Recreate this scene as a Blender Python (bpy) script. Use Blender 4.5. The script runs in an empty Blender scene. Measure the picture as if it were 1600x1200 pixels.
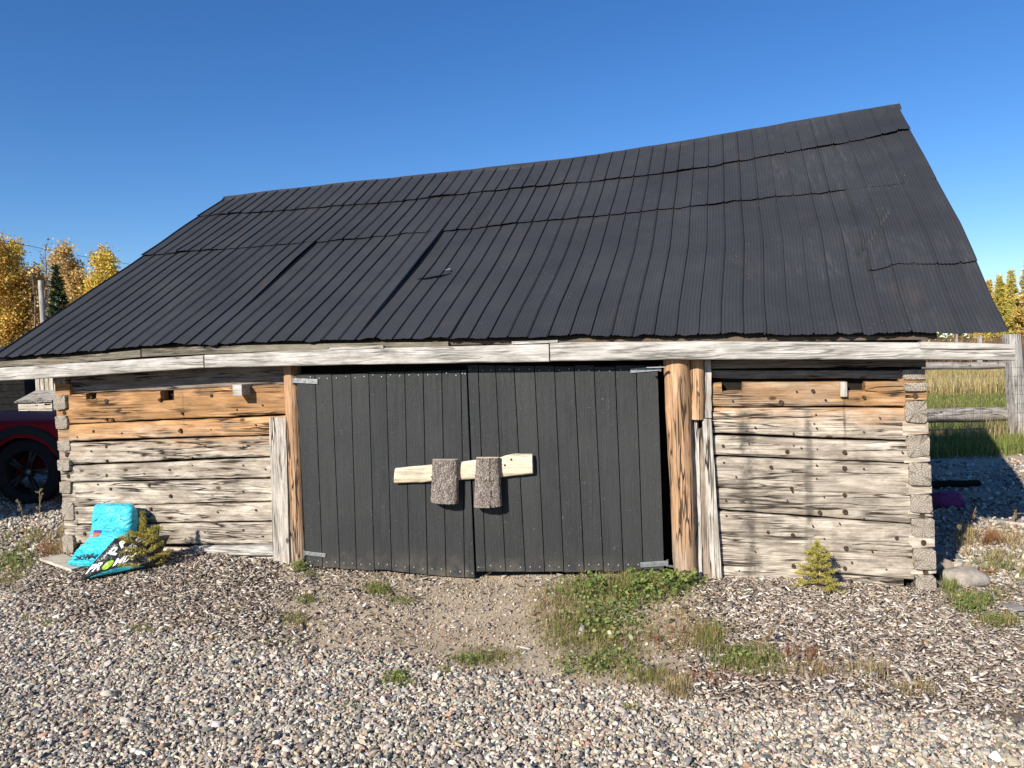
import bpy, bmesh, math, random
import numpy as np
from mathutils import Vector, Matrix, noise as mn
R = random.Random(11)
NR = np.random.default_rng(5)
S = bpy.context.scene
COL = S.collection
PI = math.pi
# ------------------------------------------------------------------ camera
F = 1202.0
CAM = np.array([0, 0, 1.65])
_p = math.atan(44 / F); _r = math.atan(.03)
FWD = np.array([0, math.cos(_p), -math.sin(_p)]); _u0 = np.array([0, math.sin(_p), math.cos(_p)])
RT = math.cos(_r) * np.array([1., 0, 0]) - math.sin(_r) * _u0
UP = math.cos(_r) * _u0 + math.sin(_r) * np.array([1., 0, 0])
cam = bpy.data.cameras.new('camera'); co = bpy.data.objects.new('camera', cam); COL.objects.link(co)
cam.sensor_width = 36; cam.lens = 36 * F / 1600; cam.clip_end = 3000; cam.clip_start = .05
co.matrix_world = Matrix(((RT[0], UP[0], -FWD[0], CAM[0]), (RT[1], UP[1], -FWD[1], CAM[1]), (RT[2], UP[2], -FWD[2], CAM[2]), (0, 0, 0, 1)))
S.camera = co
def ray(px, py): return FWD * F + RT * (px - 800) + UP * (600 - py)
def ground(px, py, z=0.0):
    d = ray(px, py); return CAM + d * (z - CAM[2]) / d[2]
def proj(P):
    d = np.asarray(P) - CAM
    z = d @ FWD
    return 800 + F * (d @ RT) / z, 600 - F * (d @ UP) / z
# barn frame: x along the front wall, y into the barn, z up
BA = ground(105, 872); BB = ground(1464, 925)
BL = float(np.linalg.norm(BB - BA)); BU = (BB - BA) / BL; BN = np.array([-BU[1], BU[0], 0.])
YAW = math.atan2(BU[1], BU[0])
def toloc(P): d = P - BA; return (float(d @ BU), float(d @ BN), float(d[2]))
def toworld(x, y, z=0.): return BA + BU * x + BN * y + np.array([0, 0, z])
def W(px, py, off=0.0):                 # photo point on a vertical plane in front of the wall by off
    d = ray(px, py); t = (-off - (CAM - BA) @ BN) / (d @ BN); return toloc(CAM + d * t)
SUN_L = BN * 1.0 + BU * .44 + np.array([0, 0, -.585]); SUN_L /= np.linalg.norm(SUN_L)

# ------------------------------------------------------------------ node helpers
class M:
    def __init__(s, name, rough=.8, spec=.3):
        s.m = bpy.data.materials.new(name); s.m.use_nodes = True; s.t = s.m.node_tree; s.N = s.t.nodes; s.L = s.t.links
        s.b = s.N['Principled BSDF']; s.b.inputs['Roughness'].default_value = rough
        s.b.inputs['Specular IOR Level'].default_value = spec
    def set(s, sock, v):
        if isinstance(v, bpy.types.NodeSocket): s.L.new(v, sock)
        elif isinstance(v, (tuple, list)) and len(v) == 3 and sock.type == 'RGBA': sock.default_value = (*v, 1)
        else: sock.default_value = v
    def obj(s): return s.N.new('ShaderNodeTexCoord').outputs['Object']
    def rnd(s): return s.N.new('ShaderNodeObjectInfo').outputs['Random']
    def attr(s, name, out='Color'):
        n = s.N.new('ShaderNodeAttribute'); n.attribute_name = name; return n.outputs[out]
    def map(s, v, sc=(1, 1, 1), loc=(0, 0, 0), rot=(0, 0, 0)):
        n = s.N.new('ShaderNodeMapping'); s.L.new(v, n.inputs['Vector']); n.inputs['Scale'].default_value = sc
        s.set(n.inputs['Location'], loc); n.inputs['Rotation'].default_value = rot; return n.outputs[0]
    def noise(s, v, scale=1, detail=3, rough=.55, dist=0, out='Fac'):
        n = s.N.new('ShaderNodeTexNoise'); s.L.new(v, n.inputs['Vector']); n.inputs['Scale'].default_value = scale
        n.inputs['Detail'].default_value = detail; n.inputs['Roughness'].default_value = rough; n.inputs['Distortion'].default_value = dist
        return n.outputs[out]
    def vor(s, v, scale=1, out='Distance', feature='F1', rand=1):
        n = s.N.new('ShaderNodeTexVoronoi'); n.feature = feature; s.L.new(v, n.inputs['Vector']); n.inputs['Scale'].default_value = scale
        n.inputs['Randomness'].default_value = rand; return n.outputs[out]
    def ramp(s, f, stops):
        n = s.N.new('ShaderNodeValToRGB'); s.L.new(f, n.inputs[0]); e = n.color_ramp.elements
        while len(e) < len(stops): e.new(.5)
        for i, (p, c) in enumerate(stops):
            e[i].position = p; e[i].color = (c, c, c, 1) if not isinstance(c, tuple) else (*c, 1)
        return n.outputs[0]
    def mix(s, f, a, b, mode='MIX'):
        n = s.N.new('ShaderNodeMix'); n.data_type = 'RGBA'; n.blend_type = mode
        s.set(n.inputs[0], f); s.set(n.inputs[6], a); s.set(n.inputs[7], b); return n.outputs[2]
    def math(s, op, a, b=0., c=None):
        n = s.N.new('ShaderNodeMath'); n.operation = op; s.set(n.inputs[0], a); s.set(n.inputs[1], b)
        if c is not None: s.set(n.inputs[2], c)
        return n.outputs[0]
    def sep(s, v):
        n = s.N.new('ShaderNodeSeparateXYZ'); s.L.new(v, n.inputs[0]); return n.outputs
    def comb(s, x, y, z):
        n = s.N.new('ShaderNodeCombineXYZ')
        for i, q in enumerate((x, y, z)): s.set(n.inputs[i], q)
        return n.outputs[0]
    def sstep(s, x, a, b):
        n = s.N.new('ShaderNodeMapRange'); n.interpolation_type = 'SMOOTHSTEP'; s.set(n.inputs[0], x)
        n.inputs[1].default_value = a; n.inputs[2].default_value = b; return n.outputs[0]
    def col(s, c): s.set(s.b.inputs['Base Color'], c); return s
    def rough(s, r): s.set(s.b.inputs['Roughness'], r); return s
    def bump(s, h, strength=.5, dist=.01):
        n = s.N.new('ShaderNodeBump'); s.L.new(h, n.inputs['Height']); n.inputs['Strength'].default_value = strength
        n.inputs['Distance'].default_value = dist; s.L.new(n.outputs[0], s.b.inputs['Normal']); return s

def ax(axis, along, across):
    v = [across] * 3; v['xyz'.index(axis)] = along; return tuple(v)
def offs(m, v, k=17.):
    r = m.rnd(); n = m.N.new('ShaderNodeVectorMath'); n.operation = 'ADD'; m.L.new(v, n.inputs[0])
    m.L.new(m.comb(m.math('MULTIPLY', r, k), m.math('MULTIPLY', r, k * 1.7), m.math('MULTIPLY', r, k * .6)), n.inputs[1]); return n.outputs[0]

def wood(name, axis, fresh, grey, weather=None, dark=.35, pale=(.62, .57, .50), crack=1., grain=26, bump=.5, knots=True, mott=1., shadow_stain=None):
    """weathered timber: grain along axis; weather = function(M, object coords) giving 0 fresh .. 1 grey"""
    m = M(name, .85, .15); o = m.obj(); v = offs(m, o)
    fine = m.noise(m.map(v, ax(axis, 2.6, 75)), 1, 6, .74, .3)
    mid = m.noise(m.map(v, ax(axis, 1.8, grain * 1.3)), 1, 6, .68, .5)
    broad = m.noise(m.map(v, ax(axis, 2.4, 8)), 1, 5, .65, .4)
    w = weather(m, o) if weather else .8
    wn = m.math('ADD', w, m.math('MULTIPLY', m.math('SUBTRACT', broad, .5), .9))
    wn = m.sstep(wn, .2, .8)
    fr = m.mix(m.ramp(mid, [(.3, 0), (.7, 1)]), tuple(c * .62 for c in fresh), fresh)
    fr = m.mix(m.ramp(m.noise(m.map(v, ax(axis, 3, 16)), 1, 3), [(.5, 0), (.72, .8)]), fr, tuple(min(1, c * 1.35 + .06) for c in fresh))
    gr = m.mix(m.ramp(mid, [(.32, 0), (.62, 1)]), tuple(c * .62 for c in grey), grey)
    gr = m.mix(m.ramp(m.noise(m.map(v, ax(axis, 3.5, 13)), 1, 6, .7, .4), [(.40, 0), (.66, 1)]), gr, pale)
    c = m.mix(wn, fr, gr)
    c = m.mix(m.ramp(m.noise(m.map(v, ax(axis, 5., 15)), 1.2, 8, .75, .6), [(.50, 0), (.75, .54 * mott)]), c, tuple(x * (dark + .14) for x in grey))
    c = m.mix(m.ramp(m.noise(m.map(v, ax(axis, 5, 14)), 1.1, 6, .7), [(.54, 0), (.72, .45 * mott)]), c, tuple(x * .8 for x in (.30, .19, .10)))
    c = m.mix(m.ramp(fine, [(.30, .66), (.54, 0)]), c, (.05, .038, .03))
    ck = m.math('ABSOLUTE', m.math('SUBTRACT', m.noise(m.map(v, ax(axis, .8, 15)), 1, 3, .55, .2), .5))
    ck2 = m.math('ABSOLUTE', m.math('SUBTRACT', m.noise(m.map(v, ax(axis, .9, 24), (3, 5, 7)), 1, 2, .5, .3), .5))
    ckm = m.math('MULTIPLY', m.math('MAXIMUM', m.ramp(ck, [(.006, 1), (.022, 0)]), m.ramp(ck2, [(.006, .9), (.024, 0)])), m.ramp(m.noise(m.map(v, ax(axis, 1.4, 4)), 1.3, 2), [(.44, 0), (.53, crack)]))
    c = m.mix(ckm, c, (.022, .017, .013))
    if knots:
        d = m.vor(m.map(v, ax(axis, 3.2, 5.5)), 1)
        kn = m.ramp(d, [(.055, 1), (.10, 0)])
        c = m.mix(m.math('MULTIPLY', kn, .85), c, (.05, .032, .02))
    tone = m.ramp(m.math('FRACT', m.math('MULTIPLY', m.rnd(), 7.3)), [(0, .74), (1, 1.1)])
    if shadow_stain: c = shadow_stain(m, o, m.mix(1., c, tone, 'MULTIPLY'))
    m.col(c)
    h = m.math('ADD', m.math('MULTIPLY', mid, .6), m.math('MULTIPLY', fine, .4))
    h = m.math('SUBTRACT', h, m.math('MULTIPLY', ckm, 1.5))
    m.bump(h, bump, .012)
    return m.m

ORANGE = (.50, .27, .115); GREY = (.36, .305, .245); PALE = (.68, .60, .49)
def w_front(m, o):      # weathering of the front logs: sheltered under the eave, bleached lower down
    x, y, z = m.sep(o)
    base = m.sstep(z, 1.34, .70)
    right = m.math('MULTIPLY', m.sstep(x, 4.8, 5.2), .36)
    n = m.noise(m.map(o, (.8, .8, 2.2)), 1, 3)
    return m.math('ADD', m.math('ADD', base, right), m.math('MULTIPLY', m.math('SUBTRACT', n, .5), .9))
def w_post(m, o):
    x, y, z = m.sep(o)
    n = m.noise(m.map(o, (6, 6, 1.)), 1, 3)
    return m.math('ADD', m.math('MULTIPLY', m.sstep(z, 1.3, 0), .45), m.math('MULTIPLY', m.math('SUBTRACT', n, .5), .8))
MAT = {}
def shadow_drips(m, o, c):     # tree-shadow bands painted into the right-hand log colour, plus drip stains
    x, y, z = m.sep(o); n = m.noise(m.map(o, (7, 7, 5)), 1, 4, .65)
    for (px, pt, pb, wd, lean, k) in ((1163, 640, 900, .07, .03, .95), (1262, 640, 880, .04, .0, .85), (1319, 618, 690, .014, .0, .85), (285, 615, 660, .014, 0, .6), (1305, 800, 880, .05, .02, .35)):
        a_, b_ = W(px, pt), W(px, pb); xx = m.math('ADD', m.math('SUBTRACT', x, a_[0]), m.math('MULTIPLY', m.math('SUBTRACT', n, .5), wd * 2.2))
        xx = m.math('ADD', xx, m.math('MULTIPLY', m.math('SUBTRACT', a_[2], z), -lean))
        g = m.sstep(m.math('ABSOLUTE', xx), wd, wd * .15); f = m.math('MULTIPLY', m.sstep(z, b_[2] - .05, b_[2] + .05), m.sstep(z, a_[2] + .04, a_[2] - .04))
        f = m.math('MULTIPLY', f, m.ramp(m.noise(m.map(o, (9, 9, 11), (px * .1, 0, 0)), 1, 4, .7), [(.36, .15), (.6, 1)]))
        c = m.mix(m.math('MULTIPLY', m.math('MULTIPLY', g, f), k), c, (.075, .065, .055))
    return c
MAT['log'] = wood('hewn log timber', 'x', ORANGE, GREY, w_front, .20, PALE, shadow_stain=shadow_drips)
MAT['sidelog'] = wood('side log timber', 'y', ORANGE, GREY, None, .35, PALE)
MAT['shadelog'] = wood('shade toned log timber', 'x', (.34, .2, .1), (.22, .18, .15), None, .3, (.3, .26, .22))  # log timber copy darkened for the shade under the eave beam
MAT['beam'] = wood('silvered beam timber', 'x', (.5, .45, .38), (.38, .36, .325), None, .45, (.58, .55, .505), .6, 40, .4, False, .5)
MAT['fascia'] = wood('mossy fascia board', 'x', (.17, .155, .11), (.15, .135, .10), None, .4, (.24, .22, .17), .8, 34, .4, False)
MAT['post'] = wood('round post timber', 'z', (.50, .30, .165), (.37, .30, .23), w_post, .5, (.52, .44, .36), mott=.45)
MAT['plank'] = wood('grey plank timber', 'z', (.42, .34, .25), (.40, .365, .32), None, .35, (.60, .55, .48))
MAT['brownplank'] = wood('rotten plank timber', 'z', (.30, .17, .09), (.30, .24, .19), None, .3, (.42, .34, .27))
MAT['railx'] = wood('grey rail timber', 'x', (.3, .26, .2), (.30, .275, .25), None, .4, (.42, .39, .36))
MAT['greypost'] = wood('silver fence post timber', 'z', (.4, .36, .3), (.40, .375, .35), None, .5, (.52, .50, .47), .6)
MAT['palewood'] = wood('peeled bar timber', 'x', (.74, .57, .33), (.66, .56, .42), None, .6, (.80, .70, .50), .5, 40, .4, False, .35)
MAT['coop'] = wood('coop board timber', 'z', (.52, .46, .36), (.54, .48, .39), None, .5, (.62, .57, .48), .4, 20, .3)
MAT['coopx'] = wood('coop side timber', 'x', (.52, .46, .36), (.54, .48, .39), None, .5, (.62, .57, .48), .4, 20, .3)

def flat(name, c, rough=.8, spec=.3, metal=0., var=.25, sc=8, bump=0.):
    m = M(name, rough, spec); o = m.obj(); f = m.noise(o, sc, 5, .6)
    m.col(m.mix(m.ramp(f, [(.3, 0), (.7, 1)]), tuple(x * (1 - var) for x in c), tuple(min(1, x * (1 + var)) for x in c)))
    m.b.inputs['Metallic'].default_value = metal
    if bump: m.bump(m.noise(o, sc * 3, 4, .6), bump, .01)
    return m.m
MAT['void'] = flat('unlit interior near-black', (.018, .015, .012), .95, .05)
MAT['knot'] = flat('dark knot wood', (.055, .037, .025), .9, .1, 0, .5, 60)
MAT['steel'] = flat('galvanised steel', (.22, .23, .235), .5, .4, .5, .3, 40)
MAT['nail'] = flat('bright nail head', (.40, .40, .39), .45, .4, .3, .2, 40)
MAT['soffit'] = flat('underside roof boards', (.10, .075, .055), .95, .1, 0, .4, 6)

def door_mat():
    m = M('black painted door boards', .65, .22); o = m.obj(); ec = m.attr('ec', 'Vector'); bx = m.sep(ec)[0]
    n0 = m.N.new('ShaderNodeVectorMath'); n0.operation = 'ADD'; m.L.new(o, n0.inputs[0]); m.L.new(m.map(ec, (7, 3, 11)), n0.inputs[1]); v = n0.outputs[0]
    wv = m.noise(m.map(v, (9, 9, 1.6)), 1, 3, .5, 1.5)
    rings = m.math('SINE', m.math('MULTIPLY', wv, 95.))
    g = m.noise(m.map(v, (75, 75, 2.6)), 1, 6, .7, .6); n = m.noise(m.map(v, (30, 30, 1.4)), 1, 5, .65, 1.2)
    c = m.mix(m.ramp(g, [(.35, 0), (.7, 1)]), (.019, .0205, .021), (.033, .0355, .036))
    c = m.mix(m.math('MULTIPLY', bx, .45), c, (.042, .042, .042))
    wear = m.math('MULTIPLY', m.ramp(m.noise(m.map(v, (55, 55, 22)), 1, 4, .75), [(.63, 0), (.69, 1)]), m.ramp(m.noise(v, 4.5, 4, .65), [(.5, 0), (.62, .8)]))
    c = m.mix(wear, c, (.17, .165, .155))
    spk = m.math('MULTIPLY', m.ramp(m.vor(m.map(v, (46, 46, 46)), 1), [(.07, 1), (.12, 0)]), m.ramp(m.noise(v, 6, 2), [(.64, 0), (.68, .6)])); c = m.mix(spk, c, (.36, .34, .30))
    scr = m.ramp(m.noise(m.map(v, (14, 14, 140), (0, 0, 0), (0, .3, 0)), 1, 2, .5), [(.72, 0), (.75, .5)]); c = m.mix(scr, c, (.15, .15, .15))
    c = m.mix(m.ramp(m.noise(o, 1.7, 4), [(.4, 0), (.7, .5)]), c, (.044, .046, .045))
    x, y, z = m.sep(o); c = m.mix(m.math('MULTIPLY', m.sstep(z, .22, 0.), m.ramp(m.noise(o, 9, 5, .7), [(.4, 0), (.65, .6)])), c, (.13, .11, .085))
    m.col(c); m.rough(m.ramp(n, [(.3, .42), (.7, .75)]))
    h = m.math('ADD', m.math('MULTIPLY', g, .6), m.math('ADD', m.math('MULTIPLY', n, .7), m.math('MULTIPLY', rings, .06)))
    m.bump(h, .65, .009); return m.m
MAT['door'] = door_mat()

def roof_mat():
    m = M('black painted roofing steel', .5, .3); o = m.obj()
    n = m.noise(o, 1.3, 5, .6); n2 = m.noise(m.map(o, (22, 3, 3)), 1, 5, .7)
    c = m.mix(m.ramp(n, [(.3, 0), (.7, 1)]), (.026, .027, .030), (.038, .0395, .043))
    x, y, z = m.sep(o)
    # chalky scuffs on the right-hand sheets
    sc = m.math('MULTIPLY', m.ramp(n2, [(.52, 0), (.72, .5)]), m.math('MULTIPLY', m.sstep(x, 5.0, 6.6), m.ramp(m.noise(o, 1.3, 4), [(.44, 0), (.58, 1)])))
    c = m.mix(sc, c, (.085, .085, .088))
    fl = m.ramp(m.vor(m.map(o, (30, 30, 30)), 1), [(.06, 1), (.10, 0)])
    fl = m.math('MULTIPLY', fl, m.ramp(m.noise(o, 2.2, 2), [(.60, 0), (.64, .8)]))
    c = m.mix(fl, c, (.30, .29, .28))
    ru = m.ramp(m.noise(m.map(o, (4, 1.2, 1.2)), 1, 5, .7), [(.60, 0), (.72, .4)])
    c = m.mix(ru, c, (.070, .048, .040))
    dirt = m.ramp(m.noise(m.map(o, (9, .8, .8)), 1, 5, .65), [(.5, 0), (.75, .45)])
    c = m.mix(dirt, c, (.028, .028, .030))
    m.col(c); m.rough(m.ramp(m.noise(o, 5, 4), [(.3, .42), (.7, .6)]))
    m.bump(m.noise(m.map(o, (3, 3, 3)), 1.6, 3, .5), .22, .03)
    return m.m
MAT['roof'] = roof_mat()

def endgrain():
    m = M('log end grain', .9, .1); o = m.obj(); v = offs(m, m.attr('ec', 'Vector'), 0)
    x, y, z = m.sep(v)
    wob = m.noise(m.map(o, (9, 9, 9)), 1, 3)
    rr = m.math('SQRT', m.math('ADD', m.math('MULTIPLY', x, x), m.math('MULTIPLY', z, z)))
    ring = m.math('SINE', m.math('MULTIPLY', m.math('ADD', rr, m.math('MULTIPLY', wob, .05)), 420.))
    c = m.mix(m.ramp(ring, [(.0, 0), (1, 1)]), (.25, .215, .175), (.40, .35, .29))
    c = m.mix(m.ramp(m.noise(o, 14, 5, .7), [(.45, 0), (.7, .8)]), c, (.17, .14, .11))
    ang = m.math('ARCTAN2', z, x)
    ck = m.ramp(m.noise(m.comb(m.math('MULTIPLY', ang, 1.6), m.rnd(), 0.), 2.4, 1), [(.53, 0), (.57, 1), (.62, 0)])
    c = m.mix(m.math('MULTIPLY', ck, .8), c, (.02, .016, .013))
    m.col(c); m.bump(m.noise(o, 40, 4, .6), .4, .01); return m.m
MAT['end'] = endgrain()

def bark():
    m = M('rough grey bark', .95, .05); o = m.obj()
    n = m.noise(m.map(o, (1.2, 1.2, .7)), 42, 5, .62, 1.2); w0 = m.N.new('ShaderNodeVectorMath'); w0.operation = 'ADD'; m.L.new(o, w0.inputs[0]); m.L.new(m.map(m.noise(o, 30, 3, .6, 0, 'Color'), (.035, .035, .035)), w0.inputs[1]); d = m.vor(m.map(w0.outputs[0], (95, 95, 62)), 1, 'Distance', 'DISTANCE_TO_EDGE')
    c = m.mix(m.ramp(n, [(.38, 0), (.58, 1)]), (.24, .19, .16), (.62, .54, .475)); c = m.mix(m.ramp(m.noise(o, 150, 3, .7), [(.30, .6), (.42, 0)]), c, (.10, .07, .055))
    c = m.mix(m.ramp(d, [(.0, .7), (.10, 0)]), c, (.09, .065, .05))
    c = m.mix(m.ramp(m.noise(o, 12, 3), [(.55, 0), (.7, .5)]), c, (.48, .44, .39))
    m.col(c); m.bump(m.math('ADD', m.math('MULTIPLY', m.ramp(d, [(0, 0), (.25, 1)]), .5), m.math('MULTIPLY', n, 2.2)), 1., .02); return m.m
MAT['bark'] = bark()

def vcol(name, rough=.85, spec=.2, speck=.25, sc=60, trans=0.):
    m = M(name, rough, spec); c = m.attr('col')
    if speck:
        o = m.obj(); n = m.noise(o, sc, 3, .7)
        c = m.mix(1., c, m.ramp(n, [(.3, 1 - speck), (.7, 1 + 0.)]), 'MULTIPLY')
    m.col(c)
    if trans:
        t = m.N.new('ShaderNodeBsdfTranslucent'); m.set(t.inputs[0], c)
        mx = m.N.new('ShaderNodeMixShader'); mx.inputs[0].default_value = trans
        m.L.new(m.b.outputs[0], mx.inputs[1]); m.L.new(t.outputs[0], mx.inputs[2])
        m.L.new(mx.outputs[0], m.N['Material Output'].inputs[0])
    return m.m
MAT['pebble'] = vcol('gravel stone', .8, .25, .35, 140)
MAT['chip'] = vcol('wood chip', .9, .1, .3, 90)
MAT['blade'] = vcol('grass blade', .6, .3, 0, 1, .3)
MAT['leaf'] = vcol('tree leaf', .6, .25, 0, 1, .35)
MAT['needle'] = vcol('conifer needle', .65, .2, 0, 1, .2)
MAT['twig'] = flat('twig bark', (.16, .12, .10), .9, .1, 0, .3, 5)
MAT['birch'] = flat('pale tree bark', (.36, .32, .28), .9, .1, 0, .4, 6)

# ------------------------------------------------------------------ object helpers
def tag(o, label=None, cat=None, group=None, kind=None):
    for k, v in (('label', label), ('category', cat), ('group', group), ('kind', kind)):
        if v: o[k] = v
    return o
def empty(name, loc=(0, 0, 0), rz=0., parent=None):
    o = bpy.data.objects.new(name, None); COL.objects.link(o); o.location = loc; o.rotation_euler = (0, 0, rz)
    o.empty_display_size = .1
    if parent: o.parent = parent
    return o
def link(name, me, mats, parent=None, smooth=False):
    for mt in (mats if isinstance(mats, (list, tuple)) else [mats]): me.materials.append(mt)
    if smooth: me.polygons.foreach_set('use_smooth', [True] * len(me.polygons))
    o = bpy.data.objects.new(name, me); COL.objects.link(o)
    if parent: o.parent = parent
    return o
def npmesh(name, V, Q=None, T=None, col=None, mid=None):
    """V (n,3); Q (m,4) quads; T (k,3) tris; col (n,3) point colours"""
    me = bpy.data.meshes.new(name); V = np.asarray(V, np.float32)
    Q = np.zeros((0, 4), np.int32) if Q is None else np.asarray(Q, np.int32)
    T = np.zeros((0, 3), np.int32) if T is None else np.asarray(T, np.int32)
    me.vertices.add(len(V)); me.vertices.foreach_set('co', V.ravel())
    li = np.concatenate([Q.ravel(), T.ravel()]); me.loops.add(len(li)); me.loops.foreach_set('vertex_index', li)
    st = np.concatenate([np.arange(len(Q)) * 4, len(Q) * 4 + np.arange(len(T)) * 3]).astype(np.int32)
    me.polygons.add(len(st)); me.polygons.foreach_set('loop_start', st)
    if mid is not None: me.polygons.foreach_set('material_index', np.asarray(mid, np.int32))
    me.update(calc_edges=True)
    if col is not None:
        a = me.attributes.new('col', 'FLOAT_COLOR', 'POINT'); c = np.ones((len(V), 4), np.float32); c[:, :3] = col
        a.data.foreach_set('color', c.ravel())
    return me
class MB:
    """collects shapes into one mesh (local coordinates)"""
    def __init__(s): s.v = []; s.f = []; s.m = []; s.ec = []
    def add(s, vs, fs, mi=0, ec=None):
        k = len(s.v); s.v += [tuple(p) for p in vs]; s.f += [tuple(k + i for i in f) for f in fs]; s.m += [mi] * len(fs)
        s.ec += list(ec) if ec is not None else [(0, 0, 0)] * len(vs)
    def box(s, x0, x1, y0, y1, z0, z1, mi=0, b=0.0):
        s.hexa([(x0, y0, z0), (x1, y0, z0), (x1, y1, z0), (x0, y1, z0), (x0, y0, z1), (x1, y0, z1), (x1, y1, z1), (x0, y1, z1)], mi, b)
    def hexa(s, p, mi=0, b=0.0):
        F6 = [(3, 2, 1, 0), (4, 5, 6, 7), (0, 1, 5, 4), (1, 2, 6, 5), (2, 3, 7, 6), (3, 0, 4, 7)]
        if b <= 0: s.add(p, F6, mi); return
        bm = bmesh.new(); vs = [bm.verts.new(q) for q in p]
        for f in F6: bm.faces.new([vs[i] for i in f])
        bmesh.ops.bevel(bm, geom=bm.edges[:], offset=b, segments=2, affect='EDGES', profile=.6)
        s.bm(bm, mi)
    def bm(s, bm, mi=0):
        bm.verts.ensure_lookup_table(); bm.verts.index_update()
        s.add([v.co[:] for v in bm.verts], [[v.index for v in f.verts] for f in bm.faces], mi); bm.free()
    def tube(s, pts, rads, n=8, mi=0, caps=True, wob=0., seed=0):
        pts = [Vector(p) for p in pts]; k = len(pts)
        if not isinstance(rads, (list, tuple)): rads = [rads] * k
        t0 = (pts[1] - pts[0]).normalized(); a = t0.orthogonal().normalized(); vs = []
        for i, p in enumerate(pts):
            t = ((pts[min(i + 1, k - 1)] - pts[max(i - 1, 0)])).normalized()
            a = (a - t * a.dot(t)).normalized(); b = t.cross(a)
            for j in range(n):
                an = 2 * PI * j / n; d = a * math.cos(an) + b * math.sin(an)
                r = rads[i] * (1 + wob * mn.noise(Vector((p.x * 6 + d.x * 1.3 + seed, p.y * 6 + d.y * 1.3, p.z * 6 + d.z * 1.3))))
                vs.append(p + d * r)
        fs = [(i * n + j, i * n + (j + 1) % n, (i + 1) * n + (j + 1) % n, (i + 1) * n + j) for i in range(k - 1) for j in range(n)]
        if caps: fs += [tuple(range(n - 1, -1, -1)), tuple((k - 1) * n + j for j in range(n))]
        s.add(vs, fs, mi)
    def lathe(s, prof, n=24, mi=0, mtx=None):
        vs = []; fs = []; k = len(prof)
        for r, z in prof:
            for j in range(n):
                p = Vector((r * math.cos(2 * PI * j / n), r * math.sin(2 * PI * j / n), z)); vs.append(mtx @ p if mtx else p)
        for i in range(k - 1):
            for j in range(n): fs.append((i * n + j, i * n + (j + 1) % n, (i + 1) * n + (j + 1) % n, (i + 1) * n + j))
        s.add(vs, fs, mi)
    def disc(s, c, r, thick, n=9, mi=0, seed=0):      # irregular round plug facing -y
        rr = [r * (1 + .3 * mn.noise(Vector((seed * 3.1, j * 1.7, .3)))) for j in range(n)]
        a = [(c[0] + rr[j] * math.cos(2 * PI * j / n), c[1] - thick, c[2] + 1.1 * rr[j] * math.sin(2 * PI * j / n)) for j in range(n)]
        b = [(c[0] + 1.15 * rr[j] * math.cos(2 * PI * j / n), c[1] + .01, c[2] + 1.25 * rr[j] * math.sin(2 * PI * j / n)) for j in range(n)]
        s.add(a + b, [tuple(range(n))] + [(j, n + j, n + (j + 1) % n, (j + 1) % n) for j in range(n)], mi)
    def build(s, name, mats, parent=None, smooth=False, angle=None):
        me = bpy.data.meshes.new(name); me.from_pydata(s.v, [], s.f)
        bm = bmesh.new(); bm.from_mesh(me); bmesh.ops.recalc_face_normals(bm, faces=bm.faces[:]); bm.to_mesh(me); bm.free()
        me.polygons.foreach_set('material_index', s.m)
        if any(e != (0, 0, 0) for e in s.ec):
            a = me.attributes.new('ec', 'FLOAT_VECTOR', 'POINT'); a.data.foreach_set('vector', np.array(s.ec, np.float32).ravel())
        me.update(); o = link(name, me, mats, parent, smooth or bool(angle))
        if angle: me.set_sharp_from_angle(angle=math.radians(angle))
        return o
def fn(x, y=0., z=0.): return mn.noise(Vector((x, y, z)))
def interp(x, xs, ys): return float(np.interp(x, xs, ys))

# ------------------------------------------------------------------ ground
def vnoise(x, y, s, seed=0):
    x = np.asarray(x) * s + seed * 17.3; y = np.asarray(y) * s + seed * 9.1
    xi = np.floor(x).astype(np.int64); yi = np.floor(y).astype(np.int64); fx = x - xi; fy = y - yi
    def h(a, b):
        q = (a * 374761393 + b * 668265263 + seed * 1442695) & 0x7fffffff; q = ((q ^ (q >> 13)) * 1274126177) & 0x7fffffff
        return ((q ^ (q >> 16)) & 0xffff) / 65535.
    fx = fx * fx * (3 - 2 * fx); fy = fy * fy * (3 - 2 * fy)
    return (h(xi, yi) * (1 - fx) + h(xi + 1, yi) * fx) * (1 - fy) + (h(xi, yi + 1) * (1 - fx) + h(xi + 1, yi + 1) * fx) * fy
def gz(x, y):
    x = np.asarray(x, float); y = np.asarray(y, float)
    lx = (x - BA[0]) * BU[0] + (y - BA[1]) * BU[1]; ly = (x - BA[0]) * BN[0] + (y - BA[1]) * BN[1]
    z = .03 * (vnoise(x, y, .9, 1) - .5) + .022 * (vnoise(x, y, 3.1, 2) - .5)
    z = z + .085 * np.exp(-((lx - 1.25) / .95) ** 2 - ((ly + .1) / .55) ** 2)          # chips banked against the left wall
    z = z + .05 * np.exp(-((lx - 6.0) / .8) ** 2 - ((ly + .1) / .5) ** 2)
    z = z + .05 * np.exp(-((lx - 5.0) / .8) ** 2 - ((ly + .45) / .4) ** 2)
    z = z - .03 * np.exp(-((lx - 3.3) / .9) ** 2 - ((ly + .2) / .35) ** 2)
    return z
def gz1(x, y): return float(gz(np.array([x]), np.array([y]))[0])
def gpt(px, py):
    P = ground(px, py)
    for _ in range(3): P = ground(px, py, gz1(P[0], P[1]))
    return P
GBX = [-400, 0, 60, 150, 300, 420, 560, 700, 800, 900, 1000, 1100, 1250, 1400, 1600, 2000]
GBY = [905, 918, 942, 968, 985, 1000, 1018, 1044, 1058, 1066, 1075, 1084, 1094, 1104, 1118, 1140]
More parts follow.
